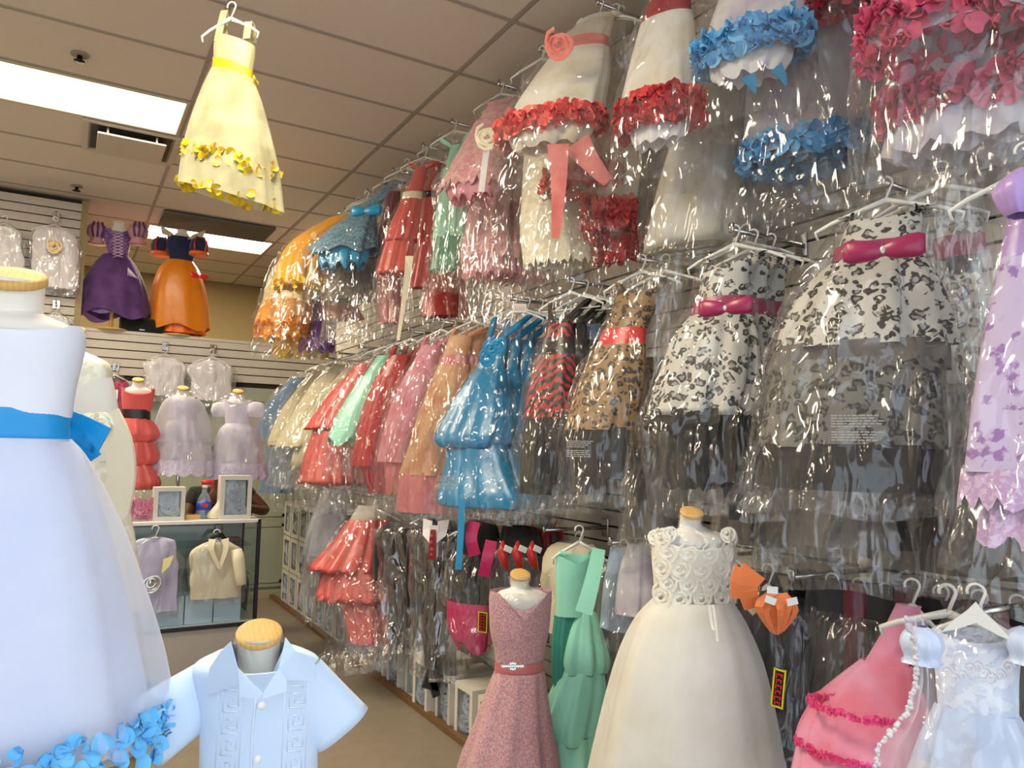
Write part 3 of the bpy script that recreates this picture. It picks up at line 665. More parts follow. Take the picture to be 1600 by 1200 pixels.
for (a, b, e) in (((1168, 118), (1175, 132), (1180, 146)), ((1212, 105), (1222, 118), (1228, 134))):
    bm = bmesh.new(); ribbon(bm, [at(*a, 2.42), at(*b, 2.42), at(*e, 2.42)], .05, RT, taper=.1); link('ribbon_point', bm, TURQ, t)
t, *_ = G('dress', 'white dress with blue petal hem hanging lower, in front of the grey slats', (2.8, 2.62), near,
  [skirt(WHL, [(-100, 1205, 1290), (60, 1172, 1325), (160, 1162, 1345), (242, 1158, 1362)], f=(8, .02, .06), petals=[(BLUP, 210, .06, .06, 1.0)])], hang=(1255, -225), bag=(345, 1.0, 1225))
stack(t, 2, .10, 'white dress with blue petals behind the lower blue petal dress', 'white and blue dresses at the back of the rod')
t, *_ = G('dress', 'lilac white dress with thick hot pink petal clusters at the top right corner', (2.15, 2.0), near,
  [skirt(WHL, [(-200, 1440, 1540), (-60, 1385, 1580), (60, 1345, 1610)], petals=[(PNKP, 260, .055, .10, 1.0)])], hang=(1500, -330), bag=(260, 1.0))
t, *_ = G('dress', 'white dress with hot pink petal band, lower one at the right edge', (2.25, 2.08), near,
  [skirt(WHL, [(-150, 1465, 1570), (0, 1420, 1610), (100, 1388, 1640), (170, 1372, 1660)], petals=[(PNKP, 300, .055, .07, 1.0)]), under(WHL, [(150, 1390, 1640), (230, 1385, 1640)], 'underskirt')], hang=(1540, -340), bag=(290, 1.0))
stack(t, 2, .09, 'white and pink petal dress behind the lower hot pink petal dress', 'white and pink dresses at the back of the rod')
G('dress', 'crimson petal hemmed dress at the top edge between the blue and pink petals', (2.6, 2.45), near, [skirt(WHL, [(-160, 1280, 1350), (-60, 1262, 1365), (5, 1258, 1362)], petals=[(c_('crimson_petal', (.72, .12, .26), 'satin'), 150, .055, .06, 1.0)])], hang=(1330, -290), bag=(190, 1.1))
# ================= middle tier
t, *_ = G('dress', 'lilac embroidered dress with lace scalloped hem cut by the right edge', (1.72, 1.55), near,
  [bodice(LILS, [(285, 1585, 1690), (340, 1572, 1690), (400, 1560, 1690)]), skirt(LILAC, [(398, 1560, 1692), (500, 1535, 1730), (620, 1512, 1760), (740, 1496, 1780)], f=(6, .01, .05)),
   skirt(LILH, [(735, 1496, 1780), (790, 1490, 1785)], 'lace_hem', f=(6, .05, .05), hem=(.03, 18)), under(LILH, [(740, 1530, 1740), (850, 1530, 1740)], 'underskirt')], hang=(1600, 235), bag=(900, .98), hspan=.15)
p = at(1598, 300, 1.6); bm = bmesh.new(); loft(bm, [(p+V((0, 0, .05)), .012, .012), (p+V((0, 0, .025)), .042, .042), (p, .055, .05), (p+V((0, 0, -.035)), .042, .04), (p+V((0, 0, -.05)), .03, .03)], near, folds=(8, .04, .1), seed=6); link('puff_sleeve', bm, LILS, t)
t, *_ = G('dress', 'black and white leopard dress with big magenta bow, largest dress on the wall', (2.15, 1.98), near,
  [bodice(LEO, [(335, 1325, 1440), (360, 1316, 1440), (384, 1308, 1436)], dip=.02), ('sash', MAG, [(382, 1302, 1438), (407, 1298, 1436)], dict(f=(4, 0, .03))),
   skirt(LEO, [(405, 1298, 1436), (440, 1256, 1455), (490, 1224, 1470), (545, 1206, 1478)], f=(9, .05, .09), sharp=1), skirt(SMOKE, [(538, 1208, 1476), (575, 1202, 1474)], 'net_ruffle', f=(14, .04, .08), hem=(.03, 14)),
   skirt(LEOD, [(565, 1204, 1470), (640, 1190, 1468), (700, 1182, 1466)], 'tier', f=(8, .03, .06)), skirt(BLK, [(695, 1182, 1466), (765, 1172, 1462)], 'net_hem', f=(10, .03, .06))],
  hang=(1383, 286), bag=(800, 1.04, 1300), strap=LEO, bagc=.028, hspan=.19)
garment_bow(t, 1381, 392, 1.93, .19, MAG)
M_print = plain('white_print', (.62, .62, .62), .6)
def warn(t, u, v, d, n, wd=.10, lines=9, gap=.0065):
    "small printed warning lines, bars too small to read"
    c = at(u, v, d); bm = bmesh.new(); W = wdir(n); rnd = random.Random(int(u))
    for k in range(lines):
        if k == lines//2: continue
        a = rnd.uniform(.7, 1)*wd; x = -wd/2; p = c+V((0, 0, -gap*k))
        while x < -wd/2+a:
            l = rnd.uniform(.006, .016); vs = [bm.verts.new(p+W*q+V((0, 0, z))) for q, z in ((x, 0), (x+l, 0), (x+l, gap*.42), (x, gap*.42))]; bm.faces.new(vs); x += l+.003
    link('printed_warning', bm, M_print, t, smooth=False, kind='stuff')
warn(t, 1340, 650, 1.80, near, .12, 10)
G('dress', 'second black and white leopard dress with magenta bow, narrow strip right of the big one', (2.3, 2.2), near,
  [bodice(LEO, [(330, 1462, 1535), (372, 1462, 1540)]), ('sash', MAG, [(370, 1455, 1545), (402, 1462, 1548)], dict(f=(4, 0, .05))), skirt(BLK, [(400, 1480, 1548), (430, 1478, 1552)], 'net'),
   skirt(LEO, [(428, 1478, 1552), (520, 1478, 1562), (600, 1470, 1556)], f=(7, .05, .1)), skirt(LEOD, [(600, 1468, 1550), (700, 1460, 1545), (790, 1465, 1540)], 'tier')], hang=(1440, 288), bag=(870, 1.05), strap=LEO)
G('dress', 'grey net dress in a plain long film bag hanging below the big leopard dress', (2.45, 2.35), near, [skirt(SMOKE, [(560, 1190, 1400), (720, 1185, 1420), (850, 1190, 1420)], f=(6, .02, .05))], hang=(1400, 284), bag=(915, 1.05), bagm=M_filmgrey)
G('dress', 'black net dress in grey film low beside the lilac dress', (2.1, 2.0), near, [skirt(BLK, [(700, 1440, 1600), (800, 1430, 1620), (900, 1440, 1640)], f=(6, .02, .05))], hang=(1470, 262), bag=(960, 1.05), bagm=M_filmgrey)
t, *_ = G('dress', 'black and white leopard dress with magenta bow and black frill, second from the right', (2.63, 2.42), near,
  [bodice(LEO, [(410, 1098, 1174), (438, 1094, 1170), (468, 1088, 1166)], dip=.03, v=True), ('sash', MAG, [(466, 1084, 1166), (494, 1078, 1168)], dict(f=(4, 0, .03))),
   skirt(LEO, [(492, 1076, 1172), (525, 1050, 1180), (590, 1026, 1182), (650, 1010, 1168)], f=(8, .04, .10), sharp=1, inw=.03), skirt(BLK, [(640, 1016, 1165), (668, 1006, 1160)], 'net_ruffle', f=(14, .05, .08), hem=(.03, 12)),
   under(BLK, [(660, 1045, 1165), (760, 1040, 1170)], 'underskirt')], hang=(1148, 360), bag=(805, 1.06, 1110), strap=LEO, bagc=.03)
garment_bow(t, 1135, 482, 2.36, .17, MAG)
stack(t, 2, .09, 'leopard dress behind the second leopard dress on its rod', 'leopard dresses at the back of the rod')
t, *_ = G('dress', 'brown leopard dress with red sash and black hem in film', (3.05, 2.85), near,
  [bodice(LEOB, [(452, 962, 1032), (485, 955, 1024), (516, 944, 1012)], dip=.02), ('sash', c_('bright_red', (.85, .12, .13), 'satin'), [(514, 942, 1010), (542, 932, 1006)], dict(f=(4, 0, .05))),
   skirt(LEOB, [(540, 930, 1008), (600, 902, 1004), (672, 883, 985)], f=(6, .03, .07)), skirt(BLKS, [(668, 886, 984), (745, 892, 976)], 'hem_band', f=(6, .05, .07))], hang=(1003, 405), bag=(785, 1.08, 920), strap=LEOB, bagc=.025)
warn(t, 905, 690, 2.62, near)
t2, *_ = G('dress', 'second brown leopard dress showing lower right behind the red sashed one', (3.2, 3.05), near,
  [skirt(LEOB, [(560, 980, 1040), (650, 975, 1035), (738, 972, 1028)]), skirt(BLKS, [(735, 972, 1028), (800, 975, 1025)], 'hem_band')], hang=(1015, 402), bag=(830, 1.1))
stack(t2, 2, .08, 'brown leopard dress at the back of the leopard rod', 'brown leopard dresses at the back of the rod')
t, *_ = G('dress', 'red zebra striped dress with black sash in film', (3.48, 3.3), near,
  [bodice(ZEB, [(500, 858, 894), (530, 850, 894)], dip=.02), ('sash', BLKS, [(528, 847, 894), (556, 840, 895)], dict(f=(4, 0, .04))),
   skirt(ZEB, [(555, 838, 897), (600, 826, 899), (655, 817, 895)], f=(7, .03, .08)), skirt(BLKS, [(652, 818, 892), (710, 812, 880), (772, 812, 874)], 'black_skirt', f=(7, .05, .09))], hang=(892, 440), bag=(800, 1.1), strap=BLKS, bar=True, bagc=.025)
stack(t, 3, .08, 'dark dress in film behind the red zebra dress on the same rod', 'dark dresses behind the zebra dress', [{'bodice': BLK, 'skirt': BLK}, {'bodice': DUSK, 'skirt': BLK}])
t, *_ = G('dress', 'bright azure satin bubble dress with rosettes, long ribbon and second tier', (3.92, 3.6), mid,
  [bodice(BLU, [(525, 762, 793), (548, 755, 792), (577, 745, 787)], dip=.01), skirt(BLU, [(576, 744, 788), (612, 716, 794), (655, 692, 797), (686, 678, 793), (700, 690, 782)], 'bubble_skirt', f=(7, .03, .10), inw=.04),
   skirt(BLU, [(694, 698, 790), (735, 694, 805), (775, 683, 826), (792, 688, 820)], 'tier', f=(6, .05, .11), inw=.03)], hang=(803, 467), bag=(812, 1.02), strap=BLU)
for (u, v) in ((768, 546), (778, 540), (762, 560)):
    bm = bmesh.new(); rosette(bm, at(u, v, 3.62), (-.6, -.8, 0), .035); link('rosette', bm, BLU, t)
bm = bmesh.new(); ribbon(bm, [at(722, 780, 3.5), at(720, 830, 3.48), at(716, 890, 3.46)], .032, RT, taper=.9); link('ribbon', bm, TURQ, t)
warn(t, 700, 745, 3.38, mid, .11)
newb = at(812, 482, 3.8)
bm = bmesh.new(); box(bm, newb, (.07, .012, .045), .002, Matrix.Rotation(-.6, 3, 'Z')); tg = link('size_marker', bm, M_white_plastic, t, smooth=False)
bm = bmesh.new(); N_ = V((-.5, -.86, 0))
for k in range(5):
    a = newb+N_*.012+wdir(N_)*(-.026+.011*k); tube(bm, [a+V((0, 0, .012)), a+wdir(N_)*.006, a+V((0, 0, -.012))], .0012, 4)
link('red_scribble', bm, plain('red_ink', (.85, .1, .15), .5), t)
stack(t, 3, .08, 'azure satin dress in film behind the front azure one on its rod', 'azure dresses at the back of the rod')
t, *_ = G('dress', 'peach organza dress with rose hem in film, left of the azure dress', (4.32, 4.1), mid,
  [bodice(PEACH, [(525, 702, 738), (560, 690, 732)]), ('sash', ROSE, [(556, 688, 732), (572, 684, 732)], dict()), skirt(PEACH, [(570, 684, 734), (640, 656, 724), (700, 638, 712), (742, 625, 702)], f=(8, .03, .09)),
   skirt(ROSE, [(738, 628, 702), (775, 622, 704), (800, 620, 704)], 'tier', f=(8, .03, .09))], hang=(739, 488), bag=(825, 1.08), strap=PEACH)
stack(t, 3, .08, 'peach or pale dress behind the front peach dress', 'peach dresses at the back of the rod', [{}, {'skirt': c_('peach_pink', (.88, .58, .55), 'tulle')}])
t, *_ = G('dress', 'rose pink net dress in film, second left of the azure dress', (4.68, 4.45), mid,
  [bodice(PINK, [(540, 658, 690), (575, 640, 684)]), skirt(PINK, [(572, 640, 685), (630, 612, 672), (690, 596, 655), (722, 590, 645)], f=(8, .03, .09)), under(ROSE, [(715, 600, 645), (770, 605, 650)], 'tier')], hang=(690, 503), bag=(800, 1.1), strap=PINK)
stack(t, 3, .08, 'pale pink dress behind the rose pink net dress', 'pink dresses behind the net one', [{'skirt': c_('peach_pink', (1, 1, 1))}])
t, *_ = G('dress', 'dark cherry red satin dress in film, middle tier', (5.09, 4.85), far,
  [bodice(RED, [(556, 608, 646), (590, 588, 642)]), skirt(RED, [(588, 586, 642), (640, 566, 634), (700, 553, 622), (728, 550, 618)], f=(7, .05, .12)), under(RED, [(722, 560, 620), (770, 580, 622)], 'tier')], hang=(642, 518), bag=(800, 1.08), strap=RED)
stack(t, 2, .08, 'cherry red dress in film behind the front cherry dress', 'cherry dresses at the back of the rod')
t, *_ = G('dress', 'plain mint green dress in film between the cherry and the coral dresses', (5.3, 5.05), far,
  [bodice(MINT, [(556, 590, 615), (590, 566, 602)]), skirt(MINT, [(588, 564, 602), (640, 532, 578), (675, 516, 560), (690, 512, 552)], f=(5, .02, .05), hem=(.06, 3))], hang=(620, 524), bag=(745, 1.08))
t, *_ = G('dress', 'coral red satin dress with two tiers in film, middle tier', (5.52, 5.2), far,
  [bodice(CORAL, [(568, 558, 584), (600, 530, 570)]), skirt(CORAL, [(598, 528, 570), (635, 500, 556), (672, 476, 540)], 'tier', inw=.03), skirt(CORAL, [(668, 490, 545), (715, 474, 545), (757, 465, 545)], 'tier', inw=.03, f=(7, .04, .08))], hang=(600, 531), bag=(800, 1.06))
stack(t, 2, .08, 'coral dress in film behind the front two tier coral dress', 'coral dresses at the back of the rod')
IVF = c_('old_ivory', (.80, .76, .63), 'cotton')
G('dress', 'ivory dress in film right of the slate blue one, middle tier far end', (5.95, 5.6), far, [bodice(IVF, [(570, 520, 545), (600, 490, 530)]), skirt(IVF, [(598, 488, 530), (650, 458, 512), (700, 432, 490)], inw=.03)], hang=(564, 542), bag=(765, 1.05))
G('dress', 'taller ivory dress in film against the coral dress', (5.8, 5.5), far, [skirt(IVF, [(575, 540, 560), (640, 485, 535), (735, 455, 515)], inw=.03)], hang=(573, 540), bag=(800, 1.05))
G('dress', 'ivory dress in film, farthest pale one of the middle tier', (6.3, 6.0), far, [skirt(IVF, [(580, 488, 512), (640, 440, 482), (698, 416, 458)], inw=.03)], hang=(533, 552), bag=(760, 1.05))
G('dress', 'slate blue dress in film at the far end of the middle tier', (6.6, 6.3), far, [skirt(SLATE, [(590, 455, 480), (640, 412, 450), (690, 398, 440)]), skirt(SLATE, [(690, 415, 465), (770, 404, 455)], 'tier')], hang=(505, 560), bag=(800, 1.1))
# ================= low tier
t, *_ = G('dress', 'coral organza dress with layered skirt in film, jutting into the aisle on the low tier', (4.9, 4.45), far,
  [bodice(SHEER, [(790, 560, 588), (815, 545, 588)]), skirt(CORAL, [(812, 545, 590), (850, 516, 588), (892, 480, 584)], inw=.02), skirt(CORAL, [(885, 505, 588), (940, 500, 590)], 'tier', inw=.03), skirt(CORAL, [(930, 530, 590), (1005, 548, 588)], 'tier')], hang=(591, 785), bag=(1045, 1.02, 545))
stack(t, 2, .09, 'coral dress in film behind the jutting coral dress', 'coral dresses on the low tier')
G('skirt', 'white net petticoat in film hanging below the coral two tier dress', (5.5, 5.3), far, [skirt(WHT, [(765, 505, 545), (810, 488, 540), (868, 474, 528)], f=(9, .05, .12))], hang=(560, 745), bag=(905, 1.05))
G('skirt', 'grey white net petticoat in film, lower one near the stacked boxes', (5.7, 5.5), far, [skirt(c_('grey_net', (.70, .68, .66), 'tulle'), [(800, 500, 530), (860, 480, 525), (930, 470, 520)], f=(9, .05, .12))], hang=(545, 775), bag=(980, 1.1))
def suit(label, d, n, u0, u1, v0, v1, mat, hang, vm=None, bagv=None, cat='suit', lapel=None, group=None, hangm=None):
    uc = (u0+u1)/2; hw = (u1-u0)/2; vm = vm or (v0+(v1-v0)*.5)
    t, env, wd, nn = G(cat, label, d, n, [('jacket', mat, [(v0, uc-hw*.45, uc+hw*.45), (v0+(vm-v0)*.14, uc-hw*.92, uc+hw*.92), (v0+(vm-v0)*.5, uc-hw*.85, uc+hw*.85), (vm, uc-hw*.8, uc+hw*.8)], dict(f=(4, 0, .03), ratio=.38)),
       ('trousers', mat, [(vm-4, uc-hw*.6, uc+hw*.6), (v1, uc-hw*.5, uc+hw*.5)], dict(f=(5, .03, .07), ratio=.4))], hang=hang, bag=(bagv or v1+8, 1.0), group=group, hangm=hangm, name='suit', hspan=.10, bagm=M_shiny, bagc=.03)
    D_ = d[0]
    for sg in (-1, 1):
        c0, a, b = width3(uc-hw, uc+hw, v0+(vm-v0)*.3, D_, nn, .38); top = c0+wd*sg*a*.8+V((0, 0, (vm-v0)*.16*D_/FPX)); L = (vm-v0)*.8*D_/FPX
        bm = bmesh.new(); loft(bm, [(top, .012, .012), (top+V((0, 0, -L*.08))+wd*sg*.01, .035, .04), (top+V((0, 0, -L*.5))+wd*sg*.025, .036, .042), (top+V((0, 0, -L))+wd*sg*.02, .028, .034)], nn, nt=16, m=3, folds=(3, .02, .05), seed=int(uc)); link('sleeve', bm, mat, t)
    return t, env, wd, nn
suit('charcoal boys suit in shiny film, left of the tuxedo', (4.6, 4.45), far, 592, 655, 815, 1010, GREY, (657, 797))
suit('dark brown suit in film partly behind the charcoal suit', (4.75, 4.65), far, 625, 668, 812, 985, c_('brown_cloth', (.20, .13, .13), 'cotton'), (668, 799))
t, env, wd, nn = suit('black boys tuxedo with white wing collar and red tie in shiny film', (4.2, 4.0), mid, 640, 735, 812, 1050, BLKS, (690, 800), vm=960)
cc = at(683, 822, 4.02); SH = c_('shirt_white', (.93, .91, .93), 'cotton')
bm = bmesh.new(); F_ = V((-.6, -.8, 0)).normalized(); WW = wdir(F_)
for sg in (-1, 1):
    vs = [cc+WW*sg*.015+V((0, 0, .03))+F_*.05, cc+WW*sg*.07+V((0, 0, .04))+F_*.02, cc+WW*sg*.062+V((0, 0, -.04))+F_*.06, cc+WW*sg*.016+V((0, 0, -.08))+F_*.09]
    a = [bm.verts.new(p) for p in vs]; b = [bm.verts.new(p+F_*.006) for p in vs]
    bm.faces.new(a[::-1]); bm.faces.new(b)
    for k in range(4): bm.faces.new((a[k], a[(k+1) % 4], b[(k+1) % 4], b[k]))
link('collar', bm, SH, t, smooth=False)
bm = bmesh.new(); ribbon(bm, [cc+V((0, 0, -.01))+F_*.09, cc+V((0, 0, -.06))+F_*.10, cc+V((0, 0, -.16))+F_*.10], .026, WW, taper=1.6, thick=.004); link('tie', bm, c_('wine_tie', (.5, .06, .08), 'dots', col2=(.75, .3, .3)), t)
newbox('shirt_front', cc+V((0, 0, -.07))+F_*.07, (.05, .01, .16), SH, t, rot=Matrix.Rotation(-.64, 3, 'Z'))
bm = bmesh.new(); p = at(676, 1062, 3.95); box(bm, p, (.10, .02, .10), .004, Matrix.Rotation(.35, 3, 'Y')); box(bm, p+V((.01, 0, -.04)), (.045, .02, .10), .004, Matrix.Rotation(-.3, 3, 'Y')); link('hanging_cummerbund', bm, GREY, t, smooth=False)
t, *_ = G('costume', 'black and magenta costume with magenta collar strips in film, right of the tuxedo', (3.9, 3.7), mid,
  [('jacket', BLK, [(812, 738, 770), (830, 718, 780), (890, 706, 782), (960, 712, 778)], dict(f=(5, .02, .08))), skirt(MAGC, [(940, 698, 775), (985, 700, 768), (1012, 715, 762)], hem=(.05, 3))], hang=(745, 806), bag=(1030, 1.08))
for (a, b, e) in (((742, 815), (736, 840), (742, 868)), ((768, 845), (762, 870), (756, 900))):
    bm = bmesh.new(); ribbon(bm, [at(*a, 3.55), at(*b, 3.52), at(*e, 3.52)], .055, RT, thick=.004); link('collar_strip', bm, MAGC, t)
YB = plain('yellow_print', (.80, .75, .10), .5); RB = plain('red_print', (.70, .10, .12), .5)
def badge(t, u, v, d, w_, h_, n, tilt=0):
    "black sleeve label with a yellow border and a column of red lettering-like marks"
    c = at(u, v, d); n = V((n[0], n[1], 0)).normalized(); ang = math.atan2(n.x, -n.y); rm = Matrix.Rotation(ang, 3, 'Z') @ Matrix.Rotation(tilt, 3, 'Y')
    b = newbox('badge', c, (w_, .006, h_), BLKS, t, .001, rm)
    bm = bmesh.new()
    for (x, z, sx, sz) in ((0, h_*.47, w_, .004), (0, -h_*.47, w_, .004), (w_*.46, 0, .004, h_), (-w_*.46, 0, .004, h_)):
        vs = box(bm, (0, 0, 0), (sx, .004, sz)); bmesh.ops.translate(bm, vec=(x, -.004, z), verts=vs); bmesh.ops.rotate(bm, cent=(0, 0, 0), matrix=rm, verts=vs); bmesh.ops.translate(bm, vec=c, verts=vs)
    link('badge_border', bm, YB, b, smooth=False)
    bm = bmesh.new()
    for k in range(6):
        z = h_*(.36-.144*k); sx = w_*(.5 if k % 2 else .62)
        for (x, zz, a_, b_) in ((0, z, sx, h_*.035), (-sx*.4, z-h_*.045, sx*.22, h_*.09), (sx*.35, z-h_*.04, sx*.2, h_*.06)):
            vs = box(bm, (0, 0, 0), (a_, .004, b_)); bmesh.ops.translate(bm, vec=(x, -.005, zz), verts=vs); bmesh.ops.rotate(bm, cent=(0, 0, 0), matrix=rm, verts=vs); bmesh.ops.translate(bm, vec=c, verts=vs)
    link('badge_lettering', bm, RB, b, smooth=False)
badge(t, 755, 972, 3.42, .045, .09, mid)
def darkset(label, d, n, rows, mats, hang, group=None, bagv=None, bagm=None, cat='costume', **k):
    k.setdefault('hspan', .07)
    return G(cat, label, d, n, [skirt(m, r, 'body' if i == 0 else 'tier', f=(6, .04, .10)) for i, (m, r) in enumerate(zip(mats, rows))], hang=hang, bag=(bagv, 1.08) if bagv else None, group=group, bagm=bagm, **k)
t, *_ = darkset('black costume with two red horn shaped straps behind the mauve dress form', (3.6, 3.45), mid, [[(822, 785, 830), (880, 775, 850), (1000, 770, 852)]], [BLK], (796, 827), bagv=1040)
for u in (792, 815, 838):
    bm = bmesh.new(); tube(bm, [at(u-6, 845, 3.3), at(u-8, 862, 3.28), at(u-4, 880, 3.28), at(u+3, 892, 3.28)], [.004, .022, .02, .004], 8); link('horn', bm, RED, t)
    bm = bmesh.new(); box(bm, at(u+2, 858, 3.22), (.04, .004, .025), .001, Matrix.Rotation(.4, 3, 'Y')); link('paper_tag', bm, M_white_plastic, t, smooth=False)
for k in range(6):
    t2, *_ = darkset(ordn[k]+' black and red clip hanger costume in the dark gap behind the mauve dress', (3.75+.06*k, 3.65+.06*k), mid, [[(826, 800+k*13, 818+k*13), (850, 795+k*13, 822+k*13), (960, 798+k*13, 822+k*13)]], [RED if k % 2 else BURG], (805+k*12, 812), group='red and black costumes in the gap', hangm=plain(('clip_green', 'clip_purple', 'clip_red')[k % 3], ((.35, .75, .15), (.45, .15, .6), (.8, .15, .1))[k % 3], .4), hspan=.06)
G('coat', 'cream fur trimmed coat in film behind the mint dress', (3.4, 3.3), mid, [('body', CREAM, [(848, 872, 925), (865, 852, 938), (910, 846, 942), (990, 850, 940)], dict(f=(5, .02, .05), cr=.01, cf=30))], hang=(905, 838), bag=(1010, 1.05))
darkset('dusty blue net dress in film between the mint dress and the ivory dress form', (3.1, 2.95), near, [[(855, 955, 990), (910, 945, 1000), (985, 940, 1010)]], [DUSK], (975, 850), bagv=1010, cat='dress')
darkset('grey white lace dress in film left of the ivory dress form', (3.0, 2.9), near, [[(850, 980, 1015), (900, 965, 1020), (960, 958, 1020)]], [WHL], (1000, 845), bagv=1100, cat='dress')
darkset('dark blue grey dress hanging low behind the ivory dress form', (3.25, 3.1), near, [[(960, 935, 990), (1080, 930, 990), (1200, 930, 1000)]], [c_('ink_cloth', (.13, .16, .20), 'cotton')], (960, 860), cat='dress')
t, *_ = darkset('black costume with orange pointed collar, right of the ivory dress form', (2.45, 2.3), near, [[(895, 1150, 1215), (960, 1150, 1235), (1080, 1160, 1240), (1230, 1165, 1245)]], [GREY], (1150, 885), bagv=1290)
for (a, b, e, w_) in (((1178, 892), (1168, 915), (1175, 950), .07), ((1158, 888), (1150, 910), (1150, 935), .04)):
    bm = bmesh.new(); ribbon(bm, [at(*a, 2.08), at(*b, 2.06), at(*e, 2.06)], w_, RT-UP*.4, taper=.6, thick=.003); link('collar_point', bm, ORF, t)
bm = bmesh.new(); ribbon(bm, [at(1168, 945, 2.1), at(1180, 958, 2.1)], .02, RT); link('tooth_trim', bm, CREAM, t)
t, *_ = darkset('navy black costume with fan of orange strips and yellow bordered badge in film', (2.4, 2.25), near, [[(930, 1185, 1255), (1000, 1178, 1262), (1100, 1180, 1260), (1260, 1180, 1260)]], [c_('night_cloth', (.05, .055, .09), 'satin')], (1200, 890), bagv=1300)
for k, du in enumerate((-30, -18, -6, 6, 18, 30)):
    bm = bmesh.new(); ribbon(bm, [at(1214+du*.25, 928, 2.07), at(1214+du*.95, 948+(k % 2)*5, 2.0+.015*(k % 3)), at(1214+du*.3, 992-abs(du)*.2, 2.04)], .034, RT+FW*(.4 if k % 2 else -.4), taper=.2, thick=.002); link('orange_strip', bm, ORF, t)
for k, (u, v) in enumerate(((1204, 938), (1207, 922), (1238, 940))):
    b = newbox('paper_tag', at(u, v, 1.97+.01*k), (.028, .003, .018), M_white_plastic, t, rot=Matrix.Rotation(-.5, 3, 'Z') @ Matrix.Rotation(.35-.3*k, 3, 'Y'))
badge(t, 1217, 1075, 1.98, .03, .10, near, .1)
darkset('black and orange scalloped costume just behind the orange fan costume', (2.6, 2.5), near, [[(890, 1240, 1275), (920, 1232, 1275), (1100, 1245, 1300)]], [BLK], (1235, 893))
for k in range(4):
    darkset(ordn[k]+' from left of the long black or burgundy costumes above the pink dress', (2.35-.04*k, 2.25-.04*k), near, [[(905+k*4, 1262+k*42, 1325+k*42), (1000, 1250+k*42, 1340+k*42), (1230, 1235+k*42, 1345+k*42)]], [BURG if k % 2 else GREY], (1300+k*42, 905+k*8), group='black and burgundy costumes on the low tier', bagv=1260)
for k in range(3):
    darkset(ordn[k]+' from left of the dark costumes behind the pale blue dress', (2.0-.05*k, 1.95-.05*k), near, [[(935+k*6, 1430+k*70, 1500+k*70), (1000, 1420+k*70, 1520+k*70), (1200, 1410+k*70, 1530+k*70)]], [BURG if k % 2 else BLK], (1470+k*60, 925+k*8), group='black costumes behind the pale blue dress')
G('dress', 'smoky net dress in film above the orange costume, under the second leopard dress', (2.8, 2.7), near, [skirt(SMOKE, [(640, 1130, 1220), (760, 1125, 1235), (850, 1120, 1240)], f=(6, .03, .07))], hang=(1165, 358), bag=(885, 1.05), bagm=M_filmgrey)
G('dress', 'smoky net dress in film left of the ivory dress form cap', (3.0, 2.9), near, [skirt(SMOKE, [(700, 990, 1050), (780, 980, 1055), (840, 978, 1060)], f=(6, .03, .07))], hang=(1040, 404), bag=(870, 1.05), bagm=M_filmgrey)
# pink ruffled dress
t, *_ = G('dress', 'hot pink and rose net ruffled dress at the bottom right', (2.0, 1.75), near,
  [bodice(PNKN, [(945, 1400, 1440), (990, 1378, 1428), (1040, 1350, 1420)]), skirt(PNKN, [(1035, 1345, 1425), (1075, 1300, 1440), (1115, 1262, 1452)], 'ruffle_tier', f=(13, .03, .07), hem=(.03, 12)),
   skirt(PNKN, [(1105, 1268, 1450), (1150, 1246, 1460), (1180, 1240, 1466)], 'ruffle_tier', f=(13, .03, .07)), skirt(PNKN, [(1170, 1245, 1460), (1240, 1232, 1470), (1290, 1228, 1475)], 'ruffle_tier', f=(13, .03, .07))], hang=(1425, 915), hspan=.06)
for (v, a, b) in ((1113, 1262, 1452), (1180, 1240, 1466), (1240, 1232, 1470)):
    rr = width3(a, b, v, 1.82, V((-1, -.45)), .5); bm = bmesh.new(); tmp = bmesh.new(); rg = loft(tmp, [rr, (rr[0]+V((0, 0, -.001)), rr[1], rr[2])], near, m=1, folds=(13, .05, .05))[0]
    petals(bm, rg, 260, .016, .010, random.Random(v)); tmp.free(); link('ruffle_trim', bm, HOTP, t, kind='stuff')
# pale blue dress with sleeves and veil
t, env, wd, nn = G('dress', 'pale blue satin baby dress with embroidered bodice and puffed sleeves, bottom right corner', (1.72, 1.6), near,
  [bodice(c_('pale_blue_embroidered', (.82, .87, .97), 'lace', col2=(.90, .93, 1)), [(985, 1460, 1580), (1010, 1450, 1592), (1060, 1458, 1590), (1110, 1462, 1590)], dip=.02), skirt(BABY, [(1108, 1460, 1592), (1160, 1440, 1620), (1230, 1420, 1650)], f=(8, .04, .10)),
   skirt(WHT, [(1200, 1425, 1645), (1300, 1405, 1670)], 'frill', f=(14, .03, .08))], hang=(1525, 925), bag=(1320, 1.05), hspan=.11)
for u, uu in ((1440, 1425), (1606, 1622)):
    p = at(u, 1005, 1.62); bm = bmesh.new(); loft(bm, [(p+V((0, 0, .035)), .012, .012), (p+V((0, 0, .022)), .034, .034), (p, .042, .042), (p+V((0, 0, -.028)), .034, .034), (p+V((0, 0, -.04)), .040, .04)], near, folds=(9, .04, .1), seed=5); link('puff_sleeve', bm, BABY, t)
p = at(1525, 950, 1.72); bm = bmesh.new()
for k in range(-4, 5): pass
nk = at(1525, 962, 1.66); W = wdir(near)
pr_ = [(-.085, -.045), (-.05, -.012), (-.02, .01), (0, .03), (.02, .01), (.05, -.012), (.085, -.045), (.05, -.035), (0, -.015), (-.05, -.035)]
a = [bm.verts.new(nk+W*x*.8+V((0, 0, z))+nn*.004) for x, z in pr_]; b = [bm.verts.new(nk+W*x*.8+V((0, 0, z))-nn*.004) for x, z in pr_]
bm.faces.new(a); bm.faces.new(b[::-1])
